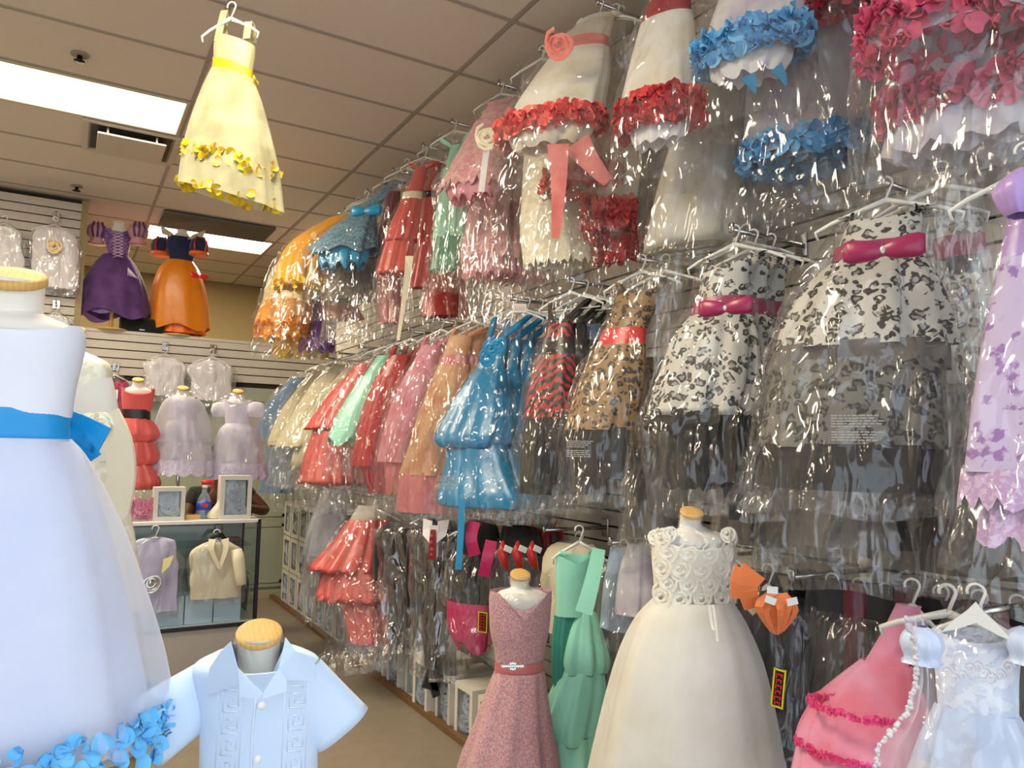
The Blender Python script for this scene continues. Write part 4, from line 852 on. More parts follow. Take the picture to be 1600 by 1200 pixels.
for k in range(10): bm.faces.new((a[k], b[k], b[(k+1) % 10], a[(k+1) % 10]))
link('flat_hanger_body', bm, M_white_plastic, t, smooth=False)
bm = bmesh.new()
for k in range(9):
    rosette(bm, at(1478+12*k, 1050+10*sin(k*1.3), 1.5), (-.7, -.75, 0), .012, 1.5)
link('flower_embroidery', bm, WHT, t)
VEIL = c_('veil_net', (.90, .88, .98), 'tulle', alpha=.16)
vp = at(1440, 985, 1.6); t = thing('veil', 'sheer white veil with fluffy white edging hanging left of the pale blue dress', 'veil', vp)
L = [(1415, 965), (1432, 1010), (1432, 1060), (1420, 1110), (1375, 1165), (1360, 1230)]
bm = bmesh.new(); g = []
for i, (u, v) in enumerate(L):
    a_ = at(u, v, 1.56); b_ = at(1448+i*4, v, 1.70); g.append([bm.verts.new(a_.lerp(b_, s/7)+FW*.012*sin(s*2.3+i*.4)) for s in range(8)])
for a_, b_ in zip(g, g[1:]):
    for k in range(7): bm.faces.new((a_[k], a_[k+1], b_[k+1], b_[k]))
link('net', bm, VEIL, t)
bm = bmesh.new(); rnd = random.Random(3)
for (u, v), (u2, v2) in zip(L, L[1:]):
    for k in range(14):
        s = k/14; p = at(u+(u2-u)*s, v+(v2-v)*s, 1.555); bmesh.ops.create_icosphere(bm, subdivisions=1, radius=rnd.uniform(.004, .007), matrix=Matrix.Translation(p+V([rnd.uniform(-.003, .003) for _ in range(3)])))
link('fluffy_edging', bm, WHT, t, kind='stuff')
p = at(1480, 925, 1.85); t = thing('clothes_hanger', 'translucent white plastic hanger tilted above the pale blue dress', 'hanger', p); hanger(t, p, near, .15, .05, M_white_plastic, r=.006)
p = at(1150, 765, 2.2); t = thing('hanging_ribbon', 'black ribbon ends hanging just right of the ivory dress form cap', 'ribbon', p)
bm = bmesh.new(); ribbon(bm, [at(1150, 755, 2.22), at(1150, 780, 2.2), at(1147, 812, 2.2)], .055, RT+UP*.2, taper=.5, thick=.003); ribbon(bm, [at(1160, 760, 2.22), at(1140, 768, 2.21), at(1130, 770, 2.21)], .028, UP, thick=.003); link('ribbon_end', bm, BLKS, t)
# ================= boxes on the floor along the wall
M_box = plain('white_card', (.86, .84, .80), .6, var=.03); M_wind = plain('gift_contents', (.62, .60, .58), .6, bump=.8, bscale=60, var=.5)
def winbox(c, s, label, group=None, axis='x', content=None, name='gift_box'):
    "white card box with a clear window on its front; axis = side the window faces (-x or -y)"
    t = thing(name, label, 'box', (c[0], c[1], c[2]-s[2]/2), group); c = V(c); s = V(s); th = .014
    bm = bmesh.new()
    box(bm, c+V((0, 0, s.z/2-th/2)), (s.x, s.y, th)); box(bm, c-V((0, 0, s.z/2-th/2)), (s.x, s.y, th))
    if axis == 'x':
        for sg in (-1, 1): box(bm, c+V((0, sg*(s.y/2-th/2), 0)), (s.x, th, s.z-2*th))
        box(bm, c+V((s.x/2-th/2, 0, 0)), (th, s.y-2*th, s.z-2*th)); f = c-V((s.x/2+.003, 0, 0)); a = s.y
    else:
        for sg in (-1, 1): box(bm, c+V((sg*(s.x/2-th/2), 0, 0)), (th, s.y, s.z-2*th))
        box(bm, c+V((0, s.y/2-th/2, 0)), (s.x-2*th, th, s.z-2*th)); f = c-V((0, s.y/2+.003, 0)); a = s.x
    link('carton', bm, M_box, t, smooth=False)
    bm = bmesh.new(); b = min(a, s.z)*.14
    for (u_, z_, su, sz) in ((0, s.z/2-b/2, a, b), (0, -s.z/2+b/2, a, b), (a/2-b/2, 0, b, s.z-2*b), (-a/2+b/2, 0, b, s.z-2*b)):
        box(bm, f+(V((0, u_, z_)) if axis == 'x' else V((u_, 0, z_))), (.006, su, sz) if axis == 'x' else (su, .006, sz))
    link('window_frame', bm, M_box, t, smooth=False)
    ws = (.002, a-2*b, s.z-2*b) if axis == 'x' else (a-2*b, .002, s.z-2*b)
    newbox('window', f+(V((.004, 0, 0)) if axis == 'x' else V((0, .004, 0))), ws, glassm('box_window'), t)
    newbox('tissue', c+V((.02 if axis == 'x' else 0, .02 if axis == 'y' else 0, 0)), (s.x-.06, s.y-.04, s.z-.04), plain('tissue_paper', (.82, .81, .84), .8, bump=.8, bscale=25, var=.25), t)
    bm = bmesh.new(); rnd = random.Random(int(c.y*100+c.z*37))
    for _ in range(5):
        p = f+(V((.026, rnd.uniform(-.2, .2)*s.y, rnd.uniform(-.3, .25)*s.z)) if axis == 'x' else V((rnd.uniform(-.2, .2)*s.x, .026, rnd.uniform(-.3, .25)*s.z))); rosette(bm, p, (-1, -.3, 0) if axis == 'x' else (0, -1, 0), min(a, s.z)*.2, 2.2)
    link('contents', bm, content or WHL, t); return t
ordb = ['first', 'second', 'third', 'fourth', 'fifth', 'sixth', 'seventh']
for k, (y, hgt, px) in enumerate(((4.66, .32, 0), (4.42, .30, 0), (4.19, .27, .02), (3.97, .28, -.02), (3.72, .27, 0), (3.48, .27, 0), (3.24, .27, 0))):
    winbox((1.93+px, y, hgt/2), (.27, .17+.02*(k % 2), hgt), 'white windowed card box on the floor by the right wall, %s from the coral dress' % ordb[k], 'floor boxes')
for k in range(9):
    y = 5.0+.27*k
    for j in range(3 if y > 5.6 else 1):
        winbox((1.97, y, .15+.31*j), (.30, .24, .30), 'white windowed box, %s, in the %s stack beyond the coral dress' % (('at the bottom', 'in the middle', 'on top')[j], ordn[k]), 'stacked boxes at the far end')
# ================= dress forms
def pole_stand(t, base, top, wood=False, r=.011):
    bm = bmesh.new(); tube(bm, [base+V((0, 0, .01)), top], r, 10); link('pole', bm, M_cap if wood else M_chrome, t)
    bm = bmesh.new(); lathe(bm, base, [(.13, 0), (.13, .012), (.05, .025), (.02, .03)], 28); link('stand_base', bm, M_cap if wood else M_chrome, t)
def form(label, capuv, d, capw, n, rows, basez, tilt=22, wrap=True, name='dress_form', neck=None, wood=False, ratio=.62, mat=None):
    """fabric covered dress form: tilted wooden neck cap, neck, torso, pole and base"""
    c = at(capuv[0], capuv[1], d); rc = capw/2*d/FPX; n = V((n[0], n[1], 0)).normalized(); wd = wdir(n)
    t = thing(name, label, 'mannequin', (c.x, c.y, basez))
    tl = Matrix.Rotation(-R_(tilt), 3, wd); tl = Matrix.Rotation(R_(tilt), 3, V((0, 0, 1)).cross(n))
    bm = bmesh.new(); lathe(bm, c, [(rc*.96, -rc*.16), (rc, -rc*.12), (rc, rc*.06), (rc*.94, rc*.12), (rc*.5, rc*.125)], 36, tl); link('neck_cap', bm, M_cap, t)
    bm = bmesh.new(); rr = [(a_, b_*.95, e_*.86) for a_, b_, e_ in [width3(uL, uR, v, d, n, ratio) for v, uL, uR in rows]]
    nr = [(c+tl @ V((0, 0, -rc*.14)), rc*.93, rc*.93), (c+tl @ V((0, 0, -rc*.9))+V((0, 0, -rc*.1)), rc*.9, rc*.88)]
    loft(bm, nr+rr, n, nt=40, m=5)
    link('torso', bm, mat or M_form, t)
    if wrap:
        bm = bmesh.new(); loft(bm, [(a+V((0, 0, -.002)), b+.004, e+.004) for a, b, e in (nr+rr)[:-1]], n, nt=48, m=6, crease=.006, cfreq=18, seed=3); link('shrink_wrap', bm, M_wrap, t)
    pole_stand(t, V((c.x, c.y, basez)), V((c.x, c.y, rr[-1][0].z+.05)), wood)
    return t, n, wd
def worn(cat, label, d, n, parts, group=None, loc=None, ratio=.5, name=None, basez=None):
    n = V((n[0], n[1], 0)).normalized(); wd = wdir(n)
    vs = [r[0] for p in parts for r in p[2]]; c = at((parts[0][2][0][1]+parts[0][2][0][2])/2, min(vs), d)
    t = thing(name or cat, label, cat, c, group); SEED[0] += 1
    for k, (pn, mat, rows, op) in enumerate(parts):
        rr = [width3(uL, uR, v, d, n, op.get('ratio', ratio)) for v, uL, uR in rows]
        bm = bmesh.new(); rings = loft(bm, rr, n, nt=op.get('nt', 64), m=op.get('m', 5), folds=op.get('f', (7, 0, .02)), seed=SEED[0]+k, dip=op.get('dip', 0), dipb=op.get('dipb', 0), hem=op.get('hem', (0, 0)), inward=op.get('inw', 0), vdip=op.get('v', False), sharp=op.get('sharp', 0))
        link(pn, bm, mat, t, kind=op.get('kind'))
        for (m_, cnt, size, spread, s) in op.get('petals', []):
            bm = bmesh.new(); tmp = bmesh.new(); q = rr[min(len(rr)-1, int(round(s*(len(rr)-1))))]
            rg = loft(tmp, [q, (q[0]+V((0, 0, -.001)), q[1], q[2])], n, nt=64, m=1)[0]; petals(bm, rg, cnt, size, spread, random.Random(cnt)); tmp.free(); link('petal_trim', bm, m_, t, kind='stuff')
    return t, n, wd
# -- white dress with blue sash (left foreground)
FR = (-.1, -1); WSAT = c_('white_satin', (.90, .91, .96), 'satin', rough=.5); SKYS = c_('sky_blue_sash', (.02, .58, .86), 'satin', rough=.4)
OVER = c_('white_net_overlay', (.93, .94, 1.0), 'tulle', alpha=.34); INNER = c_('white_lining', (.84, .87, .96), 'cotton')
form('white dress form with beech neck cap at the left edge, wearing the blue sashed dress', (15, 434), 1.15, 104, FR,
     [(490, -50, 80), (508, -92, 126), (540, -98, 132), (640, -76, 108), (700, -80, 112)], 0, tilt=24, wrap=False)
t, n, wd = worn('dress', 'white satin dress with bright blue sash and blue petals inside a net hem, left foreground', 1.15, FR,
  [('bodice', WSAT, [(503, -98, 134), (525, -104, 140), (560, -100, 134), (600, -92, 124), (650, -88, 116)], dict(f=(5, 0, .006), dip=.018, dipb=.01, ratio=.64)),
   ('sash', SKYS, [(638, -86, 112), (650, -86, 114), (665, -86, 113), (687, -86, 113)], dict(f=(4, .01, .015), ratio=.68)),
   ('skirt', INNER, [(685, -84, 112), (720, -102, 136), (820, -135, 172), (950, -165, 205), (1060, -192, 228), (1150, -205, 242)], dict(f=(7, .03, .10), ratio=.8)),
   ('net_overlay', OVER, [(684, -86, 114), (720, -110, 144), (820, -155, 196), (930, -190, 236), (1045, -218, 270), (1160, -225, 286)], dict(f=(8, .03, .08), ratio=.85, petals=[(c_('sky_petal', (.45, .78, .98), 'satin', rough=.7), 300, .030, .05, 1.0)]))])
for pts, ww in (([(100, 660), (128, 672), (162, 690)], .045), ([(102, 668), (125, 700), (140, 722)], .04)):
    bm = bmesh.new(); ribbon(bm, [at(u, v, 1.24) for u, v in pts], ww, UP, taper=1.1, thick=.002); link('bow_tail', bm, SKYS, t)
# -- ivory beaded bodice behind
form('ivory dress form shoulder seen behind the white blue sashed dress', (100, 520), 1.65, 60, (-.6, -.8), [(550, 78, 138), (570, 55, 172), (640, 60, 190), (720, 70, 190)], 0, wrap=False)
BEAD = c_('ivory_beaded', (.91, .88, .78), 'sequin', col2=(.97, .95, .88))
t, n, wd = worn('dress', 'ivory beaded dress with fluffy flower and satin jacket edge, behind the blue bow tails', 1.65, (-.6, -.8),
  [('bodice', BEAD, [(556, 60, 150), (575, 50, 176), (640, 58, 168), (690, 62, 170)], dict(ratio=.6)), ('skirt', BEAD, [(690, 60, 172), (800, 50, 205), (950, 40, 230)], dict(f=(7, .02, .05), ratio=.6))])
bm = bmesh.new(); ribbon(bm, [at(165, 648, 1.5), at(184, 690, 1.5), at(190, 740, 1.5), at(180, 800, 1.5)], .055, RT, thick=.004); link('jacket_edge', bm, IVS, t)
bm = bmesh.new()
for k in range(5): rosette(bm, at(140+k*4, 662+3*(k % 3), 1.48), (-.3+.15*k, -.9, .2), .02, 2.5)
link('flower', bm, c_('fluff', (.90, .83, .68), 'lace'), t)
# -- embroidered shirt (centre foreground)
FN = (-.28, -1); ds = 1.25
form('dress form with tilted round beech neck cap in clear wrap, wearing the short sleeved shirt', (405, 990), ds, 70, FN, [(1042, 368, 443), (1060, 350, 462), (1085, 326, 488), (1180, 322, 488), (1300, 325, 485)], 0, tilt=24)
SHC = c_('shirt_cotton', (.82, .90, 1.0), 'cotton')
t, n, wd = worn('shirt', 'pale blue white short sleeved boys shirt with open collar and embroidered key bands, centre foreground', ds, FN,
  [('body', SHC, [(1010, 354, 454), (1020, 330, 480), (1036, 304, 502), (1070, 306, 502), (1120, 313, 500), (1200, 312, 498), (1320, 308, 500)], dict(f=(3, 0, .008), ratio=.68, dip=.095, v=True, dipb=0, nt=96, m=6))])
def sleeve(p0, p1, r0, r1, nm='sleeve'):
    p0, p1 = V(p0), V(p1); ax = (p1-p0).normalized(); bm = bmesh.new(); a = ax.cross(n).normalized(); rings = []
    for i in range(9):
        s = i/8; rr = r0+(r1-r0)*s; c = p0.lerp(p1, s); ring = []
        for k in range(36):
            th = 2*pi*k/36; w_ = .02*sin(5*th+s*3)*s
            ring.append(bm.verts.new(c+a*cos(th)*rr*(1+w_)+n*sin(th)*rr*.62*(1+w_)))
        rings.append(ring)
    for x, y in zip(rings, rings[1:]):
        for k in range(36): bm.faces.new((x[k], x[(k+1) % 36], y[(k+1) % 36], y[k]))
    # hem folded inward
    c = p1; q = [bm.verts.new(c+(v_.co-c)*.93-ax*.0) for v_ in rings[-1]]; q2 = [bm.verts.new(c+(v_.co-c)*.90-ax*.05) for v_ in rings[-1]]
    for x, y in ((rings[-1], q), (q, q2)):
        for k in range(36): bm.faces.new((x[k], x[(k+1) % 36], y[(k+1) % 36], y[k]))
    link(nm, bm, SHC, t)
sleeve(at(345, 1064, ds), at(222, 1150, ds-.05), .046, .058)
sleeve(at(464, 1058, ds), at(534, 1140, ds+.04), .046, .054)
def slab(bm, pts, nrm, th):
    a = [bm.verts.new(p) for p in pts]; b = [bm.verts.new(p+nrm*th) for p in pts]; N = len(pts)
    bm.faces.new(a); bm.faces.new(b[::-1])
    for k in range(N): bm.faces.new((a[k], b[k], b[(k+1) % N], a[(k+1) % N]))
dc = 1.135
def sp(u, v, e=0): # point just in front of the shirt
    x = (u-405)/95.; return at(u, v, ds-.112*math.sqrt(max(.05, 1-x*x*.85))-.006-e)
for nm, q in (('collar', [(361, 1002), (372, 1043), (374, 1068), (319, 1087), (328, 1043), (345, 1017)]), ('collar', [(446, 995), (436, 1043), (448, 1062), (496, 1062), (491, 1026), (462, 1017)])):
    bm = bmesh.new(); pts = [sp(u, v, .006) for u, v in q]; slab(bm, pts, n, .003); link(nm, bm, SHC, t, smooth=False)
for q in ([(372, 1043), (410, 1083), (405, 1091), (375, 1088), (374, 1066)], [(436, 1043), (411, 1084), (411, 1091), (449, 1079), (448, 1060)]):
    bm = bmesh.new(); slab(bm, [sp(u, v, .010) for u, v in q], n, .003); link('lapel', bm, SHC, t, smooth=False)
bm = bmesh.new(); ribbon(bm, [sp(400, 1092, .004), sp(394, 1150, .004), sp(392, 1240, .004)], .0035, RT, thick=.0015); link('placket_edge', bm, SHC, t)
EMB = c_('shirt_embroidery', (.80, .88, .99), 'cotton')
def key_band(u0, v0, v1, slope):
    bm = bmesh.new(); step = 34; v = v0
    while v < v1:
        U = lambda x: u0+x+(v-v0)*slope
        pts = [(0, 0), (24, 0), (24, 26), (8, 26), (8, 12), (16, 12), (16, 18)]
        for (a, b), (a2, b2) in zip(pts, pts[1:]+[(0, step)][:0]): tube(bm, [sp(U(a), v+b, .003), sp(U(a2), v+b2, .003)], .0009, 4)
        tube(bm, [sp(U(0), v, .003), sp(U(0), v+step, .003)], .0009, 4)
        v += step
    for du in (-6, 31): tube(bm, [sp(u0+du, v0-4, .003), sp(u0+du+(v1-v0)*slope, v1, .003)], .0008, 4)
    link('key_embroidery', bm, EMB, t)
key_band(348, 1078, 1230, -.05); key_band(452, 1072, 1230, -.05)
for (u, v) in ((409, 1103), (403, 1187)):
    bm = bmesh.new(); lathe(bm, sp(u, v, .006), [(.0055, 0), (.006, .001), (.0055, .002)], 16, Matrix.Rotation(R_(85), 3, 'X')); link('button', bm, M_white_plastic, t)
# -- cap of one more form at the bottom edge
form('low dress form whose round beech cap just shows at the bottom edge beside the shirt', (193, 1207), 1.15, 80, FR, [(1262, 150, 238), (1290, 120, 270), (1400, 110, 275)], 0)
# -- mauve lace dress
FM = (-.35, -1); dm = 2.9
form('dress form with small beech cap in clear wrap, wearing the mauve lace dress', (813, 898), dm, 32, FM, [(918, 796, 832), (926, 775, 852), (945, 768, 862), (1030, 778, 846), (1060, 776, 850)], 0, tilt=24)
MAUV = c_('mauve_lace', (.74, .52, .55), 'lace', col2=(.80, .65, .67), scale=4.0); MSAT = c_('mauve_satin', (.78, .45, .47), 'satin')
t, n, wd = worn('dress', 'mauve silvery lace dress with V neck and satin belt with crystal brooch', dm, FM,
  [('bodice', MAUV, [(922, 766, 863), (940, 764, 862), (985, 766, 858), (1012, 772, 852), (1034, 774, 849)], dict(ratio=.62, dip=.10, v=True, f=(5, 0, .01), nt=96)),
   ('belt', MSAT, [(1032, 773, 850), (1049, 773, 850)], dict(ratio=.66, f=(4, 0, .005))), ('skirt', MAUV, [(1047, 773, 850), (1080, 760, 854), (1140, 738, 862), (1200, 716, 872), (1330, 690, 890)], dict(f=(8, .03, .10), ratio=.75, sharp=1))])
bm = bmesh.new(); bc = at(801, 1041, dm-.16)
for k in range(11):
    a = (k-5)/5; 
    for s in (-1, 0, 1):
        if abs(s)+abs(a) < 1.3: bmesh.ops.create_icosphere(bm, subdivisions=1, radius=.007, matrix=Matrix.Translation(bc+RT*a*.036+UP*s*.010*(1-abs(a)*.6)))
link('brooch', bm, plain('crystal', (.92, .93, .95), .1, .6), t, smooth=False)
# -- mint dress on hanger
t, env, wd2, nn = G('dress', 'sea green satin dress with bubble tiers on a white hanger beside the mauve dress', (3.15, 3.0), (-.4, -1),
  [bodice(MINT, [(868, 868, 930), (910, 868, 922), (962, 868, 918)], dip=.03, v=True), skirt(MINT, [(955, 900, 930), (985, 886, 940), (1030, 873, 951), (1052, 878, 946)], 'tier', f=(6, .08, .13), inw=.03),
   skirt(MINT, [(1042, 880, 944), (1090, 858, 948), (1140, 843, 942), (1160, 848, 938)], 'tier', f=(7, .08, .14), inw=.03), skirt(MINT, [(1148, 852, 940), (1220, 840, 945), (1290, 838, 950)], 'tier', f=(7, .08, .14), inw=.03),
   under(c_('sea_green_dark', (.20, .55, .48), 'satin'), [(962, 866, 905), (1010, 862, 900), (1080, 864, 895)], 'back_panel')], hang=(905, 828), strap=MINT, hspan=.11)
bm = bmesh.new(); ribbon(bm, [at(936, 858, 2.98), at(926, 905, 2.9), at(912, 958, 2.86)], .05, RT, taper=1.3, thick=.003); link('loose_strap', bm, MINT, t)
# -- ivory rosette dress
FI = (-.45, -1); di = 2.3
form('dress form with beech cap in clear wrap, wearing the ivory rosette dress', (1081, 801), di, 37, FI, [(826, 1058, 1108), (838, 1032, 1136), (860, 1024, 1146), (930, 1030, 1136), (980, 1028, 1138)], 0, tilt=24)
IVR = c_('ivory_rose_satin', (.93, .91, .85), 'satin', rough=.42)
t, n, wd = worn('dress', 'ivory dress with rosette covered bodice and full glitter net skirt, right foreground', di, FI,
  [('bodice', IVR, [(834, 1022, 1146), (860, 1018, 1149), (900, 1020, 1146), (940, 1024, 1140)], dict(ratio=.62, dip=.04, f=(5, 0, .01))),
   ('skirt', c_('ivory_skirt_lining', (.92, .90, .86), 'satin', rough=.55), [(936, 1026, 1140), (980, 1000, 1158), (1060, 975, 1185), (1200, 950, 1206), (1330, 935, 1220)], dict(f=(8, .03, .12), ratio=.75)),
   ('net_overlay', c_('ivory_glitter_net', (.94, .93, .89), 'tulle', alpha=.5), [(936, 1022, 1144), (975, 990, 1168), (1050, 960, 1196), (1200, 925, 1224), (1340, 900, 1240)], dict(f=(8, .03, .085), ratio=.8))])
rnd = random.Random(4)
for row, v in enumerate((842, 862, 885, 908, 929)):
    for k in range(5):
        if row == 0 and k in (1, 2, 3): continue
        a = -62+k*31+(row % 2)*12; A_ = R_(a); c0, hw, hd = width3(1020, 1147, v, di, n, .62)
        nr = (n*cos(A_)*hw+wd*sin(A_)*hd).normalized(); p = c0+wd*sin(A_)*hw+n*cos(A_)*hd
        bm = bmesh.new(); rosette(bm, p-nr*.004, nr, .027*rnd.uniform(.9, 1.15), 3.2); link('rosette', bm, IVR, t)
for sx in (-1, 1):
    for q in range(3):
        bm = bmesh.new(); c0, hw, hd = width3(1020, 1147, 834, di, n, .62); rosette(bm, c0+wd*sx*hw*(.72+.12*q)+V((0, 0, .004-.006*q))+n*hd*(.55-.25*q), n*1.0+wd*sx*.35*q+V((0, 0, .35)), .021, 3); link('rosette', bm, IVR, t)
for u0 in (1112, 1118):
    bm = bmesh.new(); ribbon(bm, [at(u0-4, 945, di-.17), at(u0, 975, di-.18), at(u0+3, 1002 if u0 > 1115 else 985, di-.19)], .007, RT); link('ribbon_tail', bm, IVR, t)
# -- yellow sashed dress hanging from the ceiling
dy = 3.0; tp = at(352, 30, dy); fy = (-.75, -.9)
t, env, wd3, nn = G('dress', 'cream dress with yellow sash and yellow petal hem hanging alone from the ceiling', (3.0, 2.95), fy,
  [bodice(c_('cream_satin', (.74, .71, .53), 'satin', rough=.5), [(64, 336, 400), (82, 333, 399), (104, 333, 395)], tz=.33), ('sash', c_('yellow_sash', (.90, .70, .08), 'satin', rough=.5), [(101, 332, 396), (119, 330, 395)], dict(f=(4, 0, .02), tz=.36)),
   skirt(c_('cream_net', (.74, .72, .58), 'tulle', alpha=.8), [(116, 329, 396), (150, 314, 410), (200, 297, 424), (250, 284, 435), (310, 276, 441)], 'net_skirt', f=(8, .02, .05), tz=.28),
   under(c_('cream_lining', (.76, .73, .57), 'cotton'), [(118, 334, 392), (160, 320, 402), (215, 304, 416), (262, 292, 428)], 'lining', f=(7, .02, .05), tz=.28)], hang=(362, 10, 3.0), hspan=.12)
c0, hw, hd = width3(292, 428, 262, 2.96, V((fy[0], fy[1])), .5); YN = V((fy[0], fy[1], 0)).normalized(); rnd = random.Random(8)
def ypet(nm, c0, hw, hd, cnt, size, spread, k0=1.0):
    bm = bmesh.new(); tmp = bmesh.new(); rg = loft(tmp, [(c0, hw*k0, hd*k0), (c0+V((0, 0, -.001)), hw*k0, hd*k0)], YN, m=1, tz=.28)[0]; petals(bm, rg, cnt, size, spread, rnd); tmp.free(); link('petal_trim', bm, YELP, t, kind='stuff')
ypet('a', c0, hw, hd, 70, .045, .045, 1.06)
c1, hw1, hd1 = width3(276, 441, 306, 2.95, V((fy[0], fy[1])), .5); ypet('b', c1, hw1, hd1, 26, .045, .02, .9)
c0, hw, hd = width3(336, 400, 64, 3.0, V((fy[0], fy[1])), .5)
for sg, ww in ((-1, .05), (1, .05)):
    e = c0+wd3*sg*hw*.62+V((0, 0, .10-sg*.03)); bm = bmesh.new(); ribbon(bm, [c0+wd3*sg*hw*.72+nn*hd*.6+V((0, 0, -.01)), c0+wd3*sg*hw*.7+nn*hd*.3+V((0, 0, .06)), e, c0+wd3*sg*hw*.7-nn*hd*.3+V((0, 0, .06)), c0+wd3*sg*hw*.72-nn*hd*.6], ww*.6, wd3, thick=.002); link('strap', bm, MATS['cream_satin'], t)
garment_bow(t, 399, 128, 2.98, .07, YELP, (.9, -.5))
bm = bmesh.new(); p = at(362, 10, 3.0); tube(bm, [p+V((0, 0, .018)), V((p.x, p.y, CEIL-.006))], .0012, 5); link('thread', bm, M_clear_plastic, t)
# ================= ledge dresses on the low back wall
M_skin = plain('beige_form', (.80, .68, .52), .6)
def ledge(label, u, vt, n, rows, d, capw=15):
    bz = 2.42; c = at(u, vt, d); t = thing('dress_form', label, 'mannequin', (c.x, c.y, bz))
    bm = bmesh.new(); rr = [(a_, b_*.88, e_*.75) for a_, b_, e_ in [width3(a, b, v, d, V((n[0], n[1], 0)), .6) for v, a, b in rows]]; loft(bm, rr, n, nt=28, m=3); link('torso', bm, M_form, t)
    bm = bmesh.new(); lathe(bm, rr[0][0], [(.045, 0), (.045, .012), (.03, .016)], 18); link('neck_cap', bm, M_form, t)
    pole_stand(t, V((c.x, c.y, bz)), V((c.x, c.y, rr[-1][0].z)), True, .016); return t
dl = at(180, 400, y=7.58); DL = fdist(dl)
ledge('small dress form on the back wall ledge wearing the purple costume dress', 184, 350, (-.1, -1), [(349, 178, 192), (360, 172, 200), (380, 164, 206), (400, 168, 202), (420, 168, 200)], DL)
PD = c_('violet_brocade', (.42, .28, .52), 'lace', col2=(.55, .42, .64)); PV = c_('violet_satin', (.33, .20, .48), 'satin'); PVN = c_('violet_organza', (.36, .22, .46), 'tulle', alpha=.9)
t, n, wd = worn('dress', 'purple costume dress with laced bodice and pink puffed sleeves on the back wall ledge', DL, (-.1, -1),
  [('bodice', PD, [(356, 162, 208), (372, 162, 206), (390, 167, 202), (404, 168, 200)], dict(ratio=.6, dip=.05)), ('skirt', PV, [(400, 163, 200), (420, 150, 212), (450, 134, 226), (492, 120, 235)], dict(f=(8, .03, .07), ratio=.7, hem=(.05, 5))),
   ('net_overlay', PVN, [(399, 161, 202), (418, 146, 216), (450, 130, 230), (495, 116, 237)], dict(f=(9, .02, .05), ratio=.75, hem=(.08, 4)))])
for u, uu in ((152, 1), (216, -1)):
    p = at(u, 366, DL-.02); bm = bmesh.new(); lathe(bm, p, [(.03, .10), (.075, .07), (.09, .02), (.07, -.03), (.05, -.045), (.075, -.09)], 22); s_ = link('puff_sleeve', bm, c_('dusty_pink', (.80, .58, .60), 'satin'), t)
    bm = bmesh.new()
    for q in (-1, 0, 1): ribbon(bm, [p+V((.03*q, -.05, .10)), p+V((.045*q, -.095, .03)), p+V((.03*q, -.07, -.04))], .018, RT, thick=.003)
    link('sleeve_stripe', bm, PV, s_)
bm = bmesh.new(); W_ = c_('pale_lace_cord', (.85, .75, .85), 'cotton')
for k in range(8):
    v = 362+5*k
    for sg in (-1, 1): tube(bm, [at(184-8*sg, v, DL-.145), at(184+8*sg, v+5, DL-.145)], .003, 5)
link('lacing', bm, W_, t)
bm = bmesh.new()
for k in range(6): tube(bm, [at(200, 418, DL-.22), at(200+k*3, 430+k, DL-.25)], .003, 5)
link('tassel', bm, W_, t)
DL2 = fdist(at(285, 440, y=7.6))
ledge('small dress form on the back wall ledge wearing the orange skirted costume', 285, 364, (0, -1), [(362, 278, 292), (376, 264, 306), (395, 262, 306), (415, 266, 302), (430, 266, 302)], DL2)
t, n, wd = worn('dress', 'costume dress with navy bodice, stand collar and orange skirt on the back ledge', DL2, (.05, -1),
  [('bodice', c_('navy_velvet', (.06, .13, .30), 'cotton'), [(372, 262, 308), (388, 260, 308), (402, 264, 303), (412, 265, 300)], dict(ratio=.6)), ('skirt', c_('amber_satin', (.86, .50, .06), 'satin'), [(408, 262, 303), (425, 248, 314), (460, 238, 324), (500, 234, 328), (514, 236, 328)], dict(f=(8, .02, .06), ratio=.7, hem=(.05, 4))),
   ('underskirt', c_('deep_orange', (.92, .42, .05), 'satin'), [(480, 250, 316), (522, 248, 320)], dict(f=(11, .04, .1), ratio=.6))])
for sg, u in ((-1, 251), (1, 311)):
    p = at(u, 386, DL2-.02); bm = bmesh.new(); lathe(bm, p, [(.03, .09), (.07, .06), (.085, .0), (.075, -.05)], 22); s_ = link('puff_sleeve', bm, c_('navy_red_sleeve', (.10, .12, .30), 'cotton'), t)
    bm = bmesh.new(); lathe(bm, p, [(.078, -.048), (.085, -.055), (.085, -.08), (.07, -.085)], 22); link('cuff', bm, MATS['deep_orange'], s_)
    bm = bmesh.new()
    for q in (-1, 1): ribbon(bm, [p+V((.03*q, -.04, .09)), p+V((.05*q, -.08, .02)), p+V((.045*q, -.07, -.05))], .016, RT, thick=.003)
    link('sleeve_stripe', bm, RED, s_)
    bm = bmesh.new(); c = at(285+sg*8, 374, DL2-.06); slab(bm, [c, c+V((sg*.13, 0, .03)), c+V((sg*.15, -.0, .11)), c+V((sg*.04, 0, .05))], V((0, -1, 0)), .006); link('stand_collar', bm, c_('collar_cream', (.86, .80, .66), 'cotton'), t, smooth=False)
garment_bow(t, 311, 432, DL2-.2, .16, c_('bright_red', (1, 0, 0)), (.3, -1))
p = at(221, 513, y=7.60)
t = thing('speaker', 'small black centre speaker lying on the back wall ledge between the two costume dresses', 'speaker', (p.x, 7.60, 2.42))
newbox('cabinet', (p.x, 7.60, 2.485), (.36, .14, .13), M_black, t, .006); newbox('grille', (p.x, 7.527, 2.485), (.34, .008, .11), plain('speaker_cloth', (.05, .05, .05), .9, bump=.5, bscale=300), t)
newbox('nameplate', (p.x, 7.521, 2.445), (.045, .004, .01), M_chrome, t)
